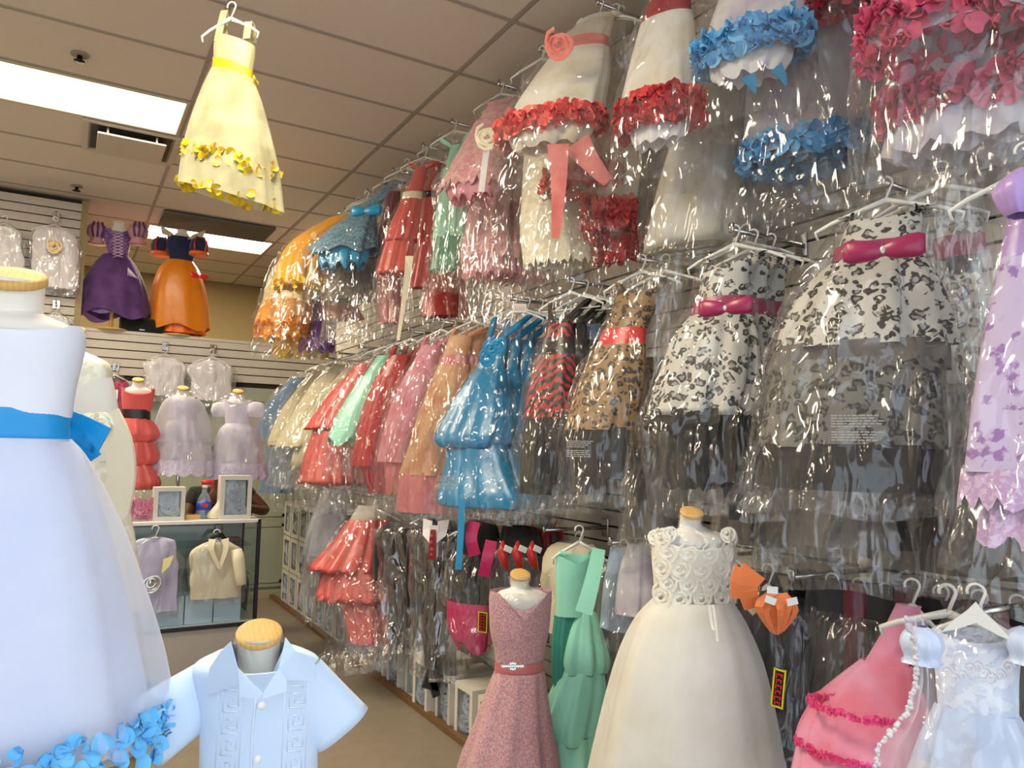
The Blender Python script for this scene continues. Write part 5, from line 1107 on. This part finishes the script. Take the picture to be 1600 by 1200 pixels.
# ================= tops on the slatted walls
def hook_plate(u, v, y=7.49, d=.06):
    p = at(u, v, y=y); t = thing('faceout_hook', 'chrome faceout hook above the %s' % HK.pop(0), 'hook', p)
    newbox('plate', p, (.055, .012, .075), M_chrome, t, .003); bm = bmesh.new(); tube(bm, [p, p+V((0, -.13, -.01)), p+V((0, -.135, .02))], .008, 8); link('arm', bm, M_chrome, t); return p
HK = ['left bagged white top on the low back wall', 'right bagged white top on the low back wall', 'fuchsia dress', 'bagged white shirt with gold motif', 'bare slats behind the white dress form neck']
def top_in_bag(label, u, v, hwpx, hpx, n=(0, -1), mat=None, d=None, y=7.36, sleeves=False, name='white_shirt', bagm=None, cat='top', motif=None):
    mat = mat or c_('bagged_white', (.92, .90, .92), 'satin', rough=.5)
    d = d or fdist(at(u, v+hpx/2, y=y))
    t, env, wd_, nn_ = G(cat, label, (d, d), n, [('body', mat, [(v+14, u-hwpx*.35, u+hwpx*.35), (v+22, u-hwpx*.74, u+hwpx*.74), (v+hpx*.35, u-hwpx*.88, u+hwpx*.88), (v+hpx*.6, u-hwpx*.84, u+hwpx*.84), (v+hpx*.94, u-hwpx*.82, u+hwpx*.82)], dict(f=(6, .01, .05), ratio=.24, cr=.03, cf=9, sq=.85))], hang=(u, v, d), bag=(v+hpx+4, 1.0), name=name, bagc=.02, bagm=bagm or M_filmgrey, hspan=hwpx*.7*d/FPX)
    if sleeves:
        for sg in (-1, 1):
            a = at(u+sg*hwpx*.66, v+26, d)+nn_*.02; b = at(u+sg*hwpx*.80, v+hpx*.74, d)+nn_*.045; bm = bmesh.new(); tube(bm, [a, a.lerp(b, .3)+nn_*.01, a.lerp(b, .7), b], [.03, .038, .035, .03], 12); link('sleeve', bm, mat, t)
    return t
hook_plate(258, 541); hook_plate(333, 545); hook_plate(181, 573); hook_plate(88, 340); hook_plate(88, 476)
top_in_bag('bagged white satin top on the low back wall, left one of the two', 259, 545, 36, 78)
top_in_bag('bagged white satin top on the low back wall, right one of the two', 331, 549, 37, 82)
t = top_in_bag('bagged white shirt with small gold motif on the tall slatted wall', 86, 342, 42, 115)
bm = bmesh.new(); rosette(bm, at(85, 385, fdist(at(85, 385, y=7.26))), (0, -1, 0), .05); link('gold_motif', bm, CHAMP, t)
top_in_bag('bagged white shirt at the left edge on the tall slatted wall', 8, 340, 32, 120)
top_in_bag('bagged white garment low on the tall slatted wall behind the dress form neck', 88, 479, 26, 60, sleeves=False)
FUC = c_('fuchsia', (.72, .12, .34), 'cotton')
t, *_ = G('dress', 'fuchsia dress with dotted skirt and white tag on the slatted wall', (fdist(at(182, 600, y=7.37)),)*2, (0, -1),
  [('bodice', FUC, [(594, 172, 196), (604, 164, 202), (640, 164, 200)], dict(ratio=.3, dip=.04)), ('skirt', c_('fuchsia_dots', (.70, .10, .32), 'dots'), [(640, 162, 202), (690, 152, 214)], dict(f=(8, .02, .07), ratio=.35))], hang=(181, 577), strap=FUC, bag=(700, 1.05), hspan=.12)
newbox('paper_tag', at(179, 616, fdist(at(182, 600, y=7.27))), (.05, .003, .08), M_white_plastic, t)
# ================= glass showcase
SX0, SX1, SY0, SY1, SZ, SB = -.55, 1.10, 5.0, 5.50, .965, .335
t = thing('showcase', 'glass showcase counter with white top edge and black frame in front of the back wall', 'counter', ((SX0+SX1)/2, 5.25, 0))
M_wlam = plain('white_laminate', (.90, .89, .87), .35); M_beige = plain('beige_panel', (.72, .68, .62), .5)
newbox('top', ((SX0+SX1)/2, 5.25, SZ+.0), (SX1-SX0, .50, .022), M_wlam, t, .003)
newbox('back_panel', ((SX0+SX1)/2, SY1-.01, .62), (SX1-SX0-.03, .012, .6), plain('counter_back', (.72, .74, .72), .5), t)
newbox('kick_panel', ((SX0+SX1)/2, SY0+.03, SB/2), (SX1-SX0-.02, .02, SB-.02), M_beige, t); newbox('deck', ((SX0+SX1)/2, 5.25, SB+.01), (SX1-SX0-.02, .47, .02), M_wlam, t)
bm = bmesh.new()
box(bm, ((SX0+SX1)/2, SY0, SB), (SX1-SX0, .02, .022)); box(bm, (SX1-.01, SY0, .48), (.022, .022, .96)); box(bm, (SX1-.01, SY1, .48), (.022, .022, .96)); box(bm, (SX1-.008, 5.25, SZ-.005), (.02, .5, .03)); box(bm, (SX1-.01, 5.25, SB), (.02, .5, .02)); box(bm, (SX0+.01, SY0, .48), (.022, .022, .96))
link('frame', bm, M_black, t, smooth=False)
G_ = glassm('counter_glass', (.90, .95, .95))
newbox('front_glass', ((SX0+SX1)/2, SY0+.002, .65), (SX1-SX0-.04, .005, .59), G_, t); newbox('end_glass', (SX1-.006, 5.25, .65), (.005, .46, .58), G_, t)
newbox('end_panel', (SX1-.012, 5.25, .17), (.01, .46, .3), M_beige, t)
for z in (.62, .80): newbox('glass_shelf', ((SX0+SX1)/2, 5.30, z), (SX1-SX0-.05, .34, .008), glassm('shelf_glass', (.72, .84, .82)), t)
for k in range(9):
    x = -.45+.165*k+.06
    newb_ = newbox('storage_box', (x, 5.10, SB+.02+.085), (.158, .14, .17), plain('pale_blue_card', (.86, .91, .95), .6), bev=.002); tag(newb_, ordn[k]+' pale blue storage box from the left on the showcase deck', 'box', 'storage boxes in the showcase'); 
for k, (x, z, c) in enumerate(((.98, .835, (.55, .25, .32)), (.90, .83, (.85, .85, .85)), (.99, .655, (.85, .87, .88)), (.88, .65, (.2, .25, .28)), (.55, .82, (.65, .75, .85)), (.40, .82, (.45, .5, .6)))):
    bm = bmesh.new(); lathe(bm, (x, 5.25, z-.03+.004), [(.045, 0), (.055, .01), (.05, .03), (.03, .035)], 16, sq=(1, .7)); o = link('trinket', bm, plain('trinket_%d' % k, c, .4), loc=(x, 5.25, z-.03)); tag(o, ['wine red', 'white', 'pale grey', 'dark', 'light blue', 'blue grey'][k]+' small accessory on a showcase glass shelf', 'accessory')
t = top_in_bag('lilac white baby outfit with silver emblem in film, on the showcase front', 243, 826, 43, 138, (0, -1), c_('lilac_cotton', (.78, .77, .88), 'cotton'), y=4.93, name='baby_outfit', cat='outfit', bagm=M_film)
bm = bmesh.new(); rosette(bm, at(237, 912, fdist(at(240, 912, y=4.82))), (0, -1, 0), .045, 3); link('silver_emblem', bm, plain('silver_foil', (.75, .75, .74), .25, .8, bump=.5), t)
bm = bmesh.new(); p = at(259, 882, fdist(at(260, 882, y=4.82))); slab(bm, [p+V((-.02, 0, -.05)), p+V((.02, 0, -.01)), p+V((.04, 0, .05)), p+V((-.015, 0, .03))], V((0, -1, 0)), .004); link('gold_leaf', bm, plain('gold_foil', (.90, .84, .55), .3, .5), t, smooth=False)
t = top_in_bag('cream boys jacket on a black hanger in film, hanging on the showcase front', 339, 832, 45, 108, (0, -1), CREAM, y=4.93, sleeves=True, name='boys_jacket', cat='jacket', bagm=M_film)
bm = bmesh.new(); p = at(341, 836, fdist(at(341, 836, y=4.88))); tube(bm, [p+V((-.04, 0, -.03)), p+V((-.02, 0, .0)), p+V((.02, 0, 0)), p+V((.04, 0, -.03))], .014, 8); lathe(bm, p+V((0, -.012, -.002)), [(.012, 0), (.012, .004)], 14, Matrix.Rotation(R_(90), 3, 'X')); link('hanger_shoulder', bm, M_black, t)
bm = bmesh.new()
for sg in (-1, 1): ribbon(bm, [p+V((sg*.035, -.03, -.02)), p+V((sg*.04, -.045, -.08)), p+V((.01, -.05, -.19))], .045, RT, thick=.004, taper=.4)
link('lapel', bm, CREAM, t)
# --- items on the showcase
def onc(u, v0, y): p = at(u, v0, y=y); return V((p.x, y, SZ+.011))
d1_ = fdist(at(205, 680, y=5.30))
def cform(label, u, vt, rows, dd_, base, cw=17):
    c = at(u, vt, dd_); t = thing('dress_form', label, 'mannequin', (c.x, c.y, base))
    rc = cw/2*dd_/FPX; bm = bmesh.new(); lathe(bm, c, [(rc, -.006), (rc, .006), (rc*.9, .009)], 24, Matrix.Rotation(R_(22), 3, 'X')); link('neck_cap', bm, M_cap, t)
    bm = bmesh.new(); loft(bm, [(c+V((0, 0, -.008)), rc*.93, rc*.93)]+[(a_, b_*.9, e_*.72) for a_, b_, e_ in [width3(a, b, v, dd_, V((0, -1, 0)), .6) for v, a, b in rows]], (0, -1), nt=28, m=4); link('torso', bm, M_form, t)
    pole_stand(t, V((c.x, c.y, base)), V((c.x, c.y, at(u, rows[-1][0], dd_).z)), False, .012)
    bm = bmesh.new(); bmesh.ops.create_uvsphere(bm, u_segments=16, v_segments=10, radius=.022, matrix=Matrix.Translation(V((c.x, c.y, base+.12)))); link('wooden_knob', bm, M_cap, t); return t
cform('small dress form on the showcase wearing the coral tiered dress', 216, 594, [(604, 204, 228), (612, 192, 240), (650, 198, 234), (690, 200, 232)], d1_, SZ+.011)
BRN = c_('brown_satin', (.16, .09, .08), 'satin')
t, n, wd = worn('dress', 'coral satin dress with dark brown sash and three bubble tiers on the showcase', d1_, (-.1, -1),
  [('bodice', c_('coral_red', (.86, .36, .36), 'cotton'), [(606, 190, 243), (622, 190, 241), (642, 192, 236)], dict(ratio=.55, dip=.05)), ('sash', BRN, [(640, 190, 236), (655, 189, 236)], dict(ratio=.58)),
   ('tier', CORAL, [(654, 189, 235), (664, 178, 244), (680, 172, 250), (690, 182, 240)], dict(f=(8, .05, .13), ratio=.6, inw=.03)), ('tier', CORAL, [(684, 192, 234), (698, 184, 244), (716, 182, 248), (727, 194, 236)], dict(f=(8, .05, .13), ratio=.6, inw=.03)),
   ('tier', CORAL, [(722, 198, 232), (738, 190, 244), (756, 188, 250), (765, 198, 240)], dict(f=(8, .05, .13), ratio=.6, inw=.03))])
def whitedress(u, label, vt, wl, flabel, puff):
    dd_ = fdist(at(u, 680, y=5.32)); cform(flabel, u, vt, [(vt+10, u-12, u+12), (vt+18, u-20, u+20), (vt+50, u-16, u+16), (vt+80, u-16, u+16)], dd_, SZ+.011)
    t, n, wd = worn('dress', label, dd_, (-.1, -1), [('bodice', c_('white_lilac_satin', (.88, .85, .92), 'satin', rough=.5), [(vt+12, u-23, u+23), (vt+26, u-22, u+22), (vt+52, u-20, u+20)], dict(ratio=.55, dip=.03)),
      ('skirt', WHL, [(vt+50, u-20, u+20), (vt+62, u-30, u+32), (vt+90, u-wl*.85, u+wl*.85), (vt+118, u-wl, u+wl)], dict(f=(8, .02, .06), ratio=.6)),
      ('frill', c_('white_lilac_lace', (.88, .84, .92), 'lace', col2=(.84, .79, .90), scale=2), [(vt+112, u-wl*.98, u+wl*.98), (vt+134, u-wl*1.04, u+wl*1.04)], dict(f=(14, .03, .07), ratio=.62, hem=(.03, 14)))])
    if not puff:
        bm = bmesh.new(); loft(bm, [width3(a, b, v, dd_, V((0, -1, 0)), .6) for v, a, b in ((vt+13, u-20, u+20), (vt+24, u-32, u+32), (vt+50, u-42, u+42), (vt+84, u-47, u+47))], (0, -1), nt=64, folds=(9, .02, .07), seed=7); link('cape', bm, c_('sheer_white', (.90, .88, .95), 'tulle', alpha=.35), t)
    for sg in ((-1, 1) if puff else ()):
        p = at(u+sg*28, vt+30, dd_-.02); bm = bmesh.new(); lathe(bm, p, [(.02, .06), (.05, .045), (.06, 0), (.045, -.04)] if puff else [(.02, .06), (.045, .03), (.05, -.04), (.055, -.14)], 20, sq=(1, .6)); link('sleeve', bm, c_('puff_white', (.90, .88, .95), 'tulle', alpha=.7), t)
    rr = [width3(a, b, v, dd_, V((0, -1, 0)), .66) for v, a, b in ((vt+2, u-12, u+12), (vt+18, u-34, u+34), (vt+60, u-38, u+38), (vt+110, u-wl*1.05, u+wl*1.05), (vt+134, u-wl*1.1, u+wl*1.1))]
    bm = bmesh.new(); loft(bm, rr, (0, -1), nt=48, m=5, crease=.02, seed=int(u)); link('plastic_cover', bm, M_film, t)
whitedress(286, 'white tulle communion dress with sheer cape sleeves in film on the showcase, left one', 607, 50, 'small dress form on the showcase inside the left white dress', False)
whitedress(372, 'white lilac puff sleeved dress with ruffled hem in film on the showcase, right one', 612, 44, 'small dress form on the showcase inside the right white dress', True)
# boxed things
winbox(onc(366, 780, 5.10)+V((0, 0, .135)), (.19, .10, .27), 'pale grey framed gift box with white lace contents at the right end of the showcase', axis='y', name='framed_gift_box')
winbox(onc(263, 790, 5.10)+V((0, 0, .10)), (.175, .10, .20), 'white bagged gift box on the showcase beside the pink bundle', axis='y', name='gift_box')
p = onc(216, 790, 5.10); t = thing('gift_bag', 'clear bag with a pink rose garland on the showcase', 'bag', p); bm = bmesh.new(); rnd = random.Random(9)
for k in range(16): rosette(bm, p+V((rnd.uniform(-.07, .07), rnd.uniform(-.04, .02), rnd.uniform(.03, .13))), (rnd.uniform(-.6, .6), -1, rnd.uniform(-.2, .6)), .035, 2.5)
link('pink_flowers', bm, c_('candy_pink', (.88, .47, .60), 'satin'), t)
bm = bmesh.new(); loft(bm, [(p+V((0, 0, .18)), .09, .03), (p+V((0, 0, .12)), .095, .06), (p+V((0, 0, .005)), .085, .06)], (0, -1), nt=32, crease=.012, cfreq=14); link('clear_bag', bm, M_film, t)
p = onc(318, 800, 5.12); t = thing('spray_bottle', 'glass cleaner spray bottle with red trigger and blue liquid on the showcase', 'bottle', p)
bm = bmesh.new(); lathe(bm, p, [(.040, 0), (.043, .01), (.043, .10), (.035, .13), (.015, .165), (.014, .19)], 24, sq=(1, .6)); link('bottle', bm, film('bottle_plastic', .25, .2, tint=(.5, .7, .85), bump=0), t)
bm = bmesh.new(); lathe(bm, p, [(.037, .004), (.040, .01), (.040, .05), (.039, .052)], 24, sq=(1, .58)); link('liquid', bm, plain('blue_liquid', (.06, .30, .50), .1), t)
bm = bmesh.new(); lathe(bm, p, [(.0445, .055), (.0445, .105)], 24, sq=(1, .62)); link('label_band', bm, plain('label_blue', (.10, .25, .70), .4), t)
newbox('label_mark', p+V((0, -.030, .085)), (.04, .004, .02), plain('label_red', (.85, .12, .12), .4), t, .002, Matrix.Rotation(.15, 3, 'Y'))
bm = bmesh.new(); box(bm, p+V((0, 0, .20)), (.03, .03, .02), .003); link('collar', bm, M_white_plastic, t); bm = bmesh.new(); box(bm, p+V((.015, 0, .225)), (.075, .026, .03), .006); box(bm, p+V((.04, 0, .20)), (.01, .015, .04), .003, Matrix.Rotation(.0, 3, 'Y')); link('trigger', bm, plain('trigger_red', (.80, .10, .10), .35), t)
p = onc(336, 800, 5.10); t = thing('cloth_bundle', 'small cream cloth bundle between the spray bottle and the framed box', 'cloth', p); bm = bmesh.new()
loft(bm, [(p+V((.03, 0, .12)), .012, .01), (p+V((.02, 0, .08)), .025, .02), (p+V((0, 0, .03)), .045, .03), (p+V((0, 0, .002)), .04, .03)], (0, -1), nt=20, folds=(5, .05, .1)); link('cloth', bm, CREAM, t)
p = onc(297, 800, 5.15); t = thing('wooden_tray', 'low light wooden tray on the showcase left of the spray bottle', 'tray', p); newbox('base', p+V((0, 0, .006)), (.11, .10, .012), M_cap, t); newbox('rim', p+V((0, -.048, .018)), (.11, .006, .02), M_cap, t)
# floor toys near the showcase foot
p = at(290, 1024, y=4.7); fz = .0
t = thing('footwear', 'teal blue pointed slipper on a red mat beside the white dress hem', 'shoe', (p.x, 4.7, .02)); c = V((p.x-.01, 4.7, .02))
bm = bmesh.new(); loft(bm, [(c+V((0, 0, .10)), .03, .03), (c+V((0, 0, .06)), .06, .04), (c+V((.02, 0, .02)), .10, .045), (c+V((.02, 0, .0)), .10, .045)], (0, -1), nt=24); link('upper', bm, c_('teal_cloth', (.05, .36, .45), 'leopard', col2=(.02, .15, .25)), t)
o = newbox('red_mat', (p.x+.02, 4.7, .010), (.34, .16, .02), plain('red_vinyl', (.75, .10, .22), .4), bev=.004); tag(o, 'small flat red mat on the floor under the teal slipper', 'mat')
# ================= person half hidden behind the showcase
PC = at(372, 745, y=5.85)-V((.12, 0, 0)); sk = plain('skin', (.36, .20, .13), .5); 
t = thing('person', 'person in a black shirt sitting behind the showcase, mostly hidden by the right white dress', 'person', (PC.x, PC.y, 0))
J = {'pelvis': (0, .12, .55, .12), 'waist': (0, .10, .75, .115), 'chest': (0, .04, .98, .13), 'neck': (0, 0, 1.15, .052), 'head0': (0, -.02, 1.22, .062), 'head1': (0, -.03, 1.32, .09), 'head2': (0, -.02, 1.40, .075),
     'shR': (.19, .04, 1.10, .055), 'elR': (.33, -.03, .95, .042), 'wrR': (.14, -.22, 1.00, .028), 'haR': (.04, -.33, 1.00, .03), 'shL': (-.17, .04, 1.08, .055), 'elL': (-.24, -.05, .86, .042), 'wrL': (-.12, -.25, .90, .028), 'haL': (-.06, -.31, .90, .03),
     'hpR': (.09, .10, .52, .085), 'knR': (.11, -.28, .50, .06), 'anR': (.11, -.26, .10, .04), 'ftR': (.11, -.38, .05, .035), 'hpL': (-.09, .10, .52, .085), 'knL': (-.11, -.28, .50, .06), 'anL': (-.11, -.26, .10, .04), 'ftL': (-.11, -.38, .05, .035)}
ED = [('pelvis', 'waist'), ('waist', 'chest'), ('chest', 'neck'), ('neck', 'head0'), ('head0', 'head1'), ('head1', 'head2'), ('chest', 'shR'), ('shR', 'elR'), ('elR', 'wrR'), ('wrR', 'haR'), ('chest', 'shL'), ('shL', 'elL'), ('elL', 'wrL'), ('wrL', 'haL'), ('pelvis', 'hpR'), ('hpR', 'knR'), ('knR', 'anR'), ('anR', 'ftR'), ('pelvis', 'hpL'), ('hpL', 'knL'), ('knL', 'anL'), ('anL', 'ftL')]
def skinned(name, J, ED, mat, parent, off, grow=0):
    ks = list(J); me = bpy.data.meshes.new(name); me.from_pydata([V(J[k][:3])+off-V(parent['_o']) for k in ks], [(ks.index(a), ks.index(b)) for a, b in ED], [])
    o = bpy.data.objects.new(name, me); C.objects.link(o); o.parent = parent; me.materials.append(mat)
    md = o.modifiers.new('skin', 'SKIN'); md.use_smooth_shade = True
    for k, v_ in zip(ks, me.skin_vertices[0].data if me.skin_vertices else []): v_.radius = (J[k][3]+grow,)*2
    return o, ks
def skin_obj(name, J, ED, mat, parent, off, grow=0):
    ks = list(J); me = bpy.data.meshes.new(name); me.from_pydata([V(J[k][:3])+off-V(parent['_o']) for k in ks], [(ks.index(a), ks.index(b)) for a, b in ED], [])
    o = bpy.data.objects.new(name, me); C.objects.link(o); o.parent = parent; me.materials.append(mat)
    md = o.modifiers.new('skin', 'SKIN'); md.use_smooth_shade = True
    if not me.skin_vertices:
        bpy.context.view_layer.update()
    if not me.skin_vertices:
        b = bmesh.new(); b.from_mesh(me); b.verts.layers.skin.verify(); b.to_mesh(me); b.free()
    for k, v_ in enumerate(me.skin_vertices[0].data): v_.radius = (J[ks[k]][3]+grow,)*2; v_.use_root = (k == 0)
    sb = o.modifiers.new('sub', 'SUBSURF'); sb.levels = 1; sb.render_levels = 2; return o
off0 = V((PC.x, PC.y, 0))
F_J = dict(J); F_E = list(ED)
for sd, sx in (('R', -1), ('L', 1)):
    hx, hy, hz, _ = J['ha'+sd]
    for f_, (dx, ln) in enumerate(((-.022, .06), (-.008, .07), (.007, .065), (.021, .05))):
        F_J['f%s%da' % (sd, f_)] = (hx+dx, hy-.035, hz, .009); F_J['f%s%db' % (sd, f_)] = (hx+dx, hy-.035-ln*.6, hz-.012, .008); F_J['f%s%dc' % (sd, f_)] = (hx+dx, hy-.035-ln, hz-.035, .007)
        F_E += [('ha'+sd, 'f%s%da' % (sd, f_)), ('f%s%da' % (sd, f_), 'f%s%db' % (sd, f_)), ('f%s%db' % (sd, f_), 'f%s%dc' % (sd, f_))]
    F_J['t%sa' % sd] = (hx-sx*-.035, hy-.01, hz-.01, .011); F_J['t%sb' % sd] = (hx-sx*-.05, hy-.045, hz-.02, .009); F_E += [('ha'+sd, 't%sa' % sd), ('t%sa' % sd, 't%sb' % sd)]
skin_obj('body', F_J, F_E, sk, t, off0)
K2 = {k: J[k] for k in ('pelvis', 'waist', 'chest', 'shR', 'shL')}; K2['slR'] = (.25, .02, 1.04, .05); K2['slL'] = (-.21, 0, .97, .05)
skin_obj('shirt', K2, [('pelvis', 'waist'), ('waist', 'chest'), ('chest', 'shR'), ('chest', 'shL'), ('shR', 'slR'), ('shL', 'slL')], c_('black_tshirt', (.03, .03, .035), 'cotton'), t, off0, .018)
K3 = {k: J[k] for k in ('pelvis', 'hpR', 'knR', 'anR', 'hpL', 'knL', 'anL')}
skin_obj('trousers', K3, [('pelvis', 'hpR'), ('hpR', 'knR'), ('knR', 'anR'), ('pelvis', 'hpL'), ('hpL', 'knL'), ('knL', 'anL')], c_('dark_jeans', (.10, .12, .18), 'cotton'), t, off0, .015)
bm = bmesh.new(); bmesh.ops.create_uvsphere(bm, u_segments=24, v_segments=14, radius=.105, matrix=Matrix.Translation(off0+V((0, .005, 1.345))) @ Matrix.Diagonal((.92, 1.0, 1.1, 1)))
for v_ in list(bm.verts):
    q = v_.co-off0
    if q.y < -.055 and q.z < 1.40: v_.co.y += .07
link('hair', bm, plain('dark_hair', (.04, .03, .03), .6, bump=.6, bscale=200), t)
for sx in (-1, 1):
    bm = bmesh.new(); bmesh.ops.create_uvsphere(bm, u_segments=10, v_segments=8, radius=.012, matrix=Matrix.Translation(off0+V((sx*.032, -.115, 1.335)))); link('eye', bm, plain('eye_white', (.9, .88, .85), .2), t)
bm = bmesh.new(); lathe(bm, off0+V((0, -.12, 1.29)), [(.016, 0), (.012, .02), (.006, .045)], 10); link('nose', bm, sk, t)
bm = bmesh.new(); tube(bm, [off0+V((-.024, -.108, 1.262)), off0+V((0, -.116, 1.260)), off0+V((.024, -.108, 1.262))], .005, 6); link('mouth', bm, plain('lips', (.42, .2, .17), .5), t)
t = thing('stool', 'dark stool under the sitting person behind the showcase', 'stool', (PC.x, PC.y+.12, 0))
bm = bmesh.new(); lathe(bm, (PC.x, PC.y+.12, .40), [(.17, 0), (.18, .01), (.18, .03), (.16, .04)], 28); link('seat', bm, M_black, t)
for a in (45, 135, 225, 315):
    bm = bmesh.new(); c = V((PC.x, PC.y+.12, 0)); tube(bm, [c+V((.13*cos(R_(a)), .13*sin(R_(a)), .40)), c+V((.17*cos(R_(a)), .17*sin(R_(a)), 0))], .012, 8); link('leg', bm, M_chrome, t)
for o in bpy.data.objects:
    if '_o' in o: del o['_o']
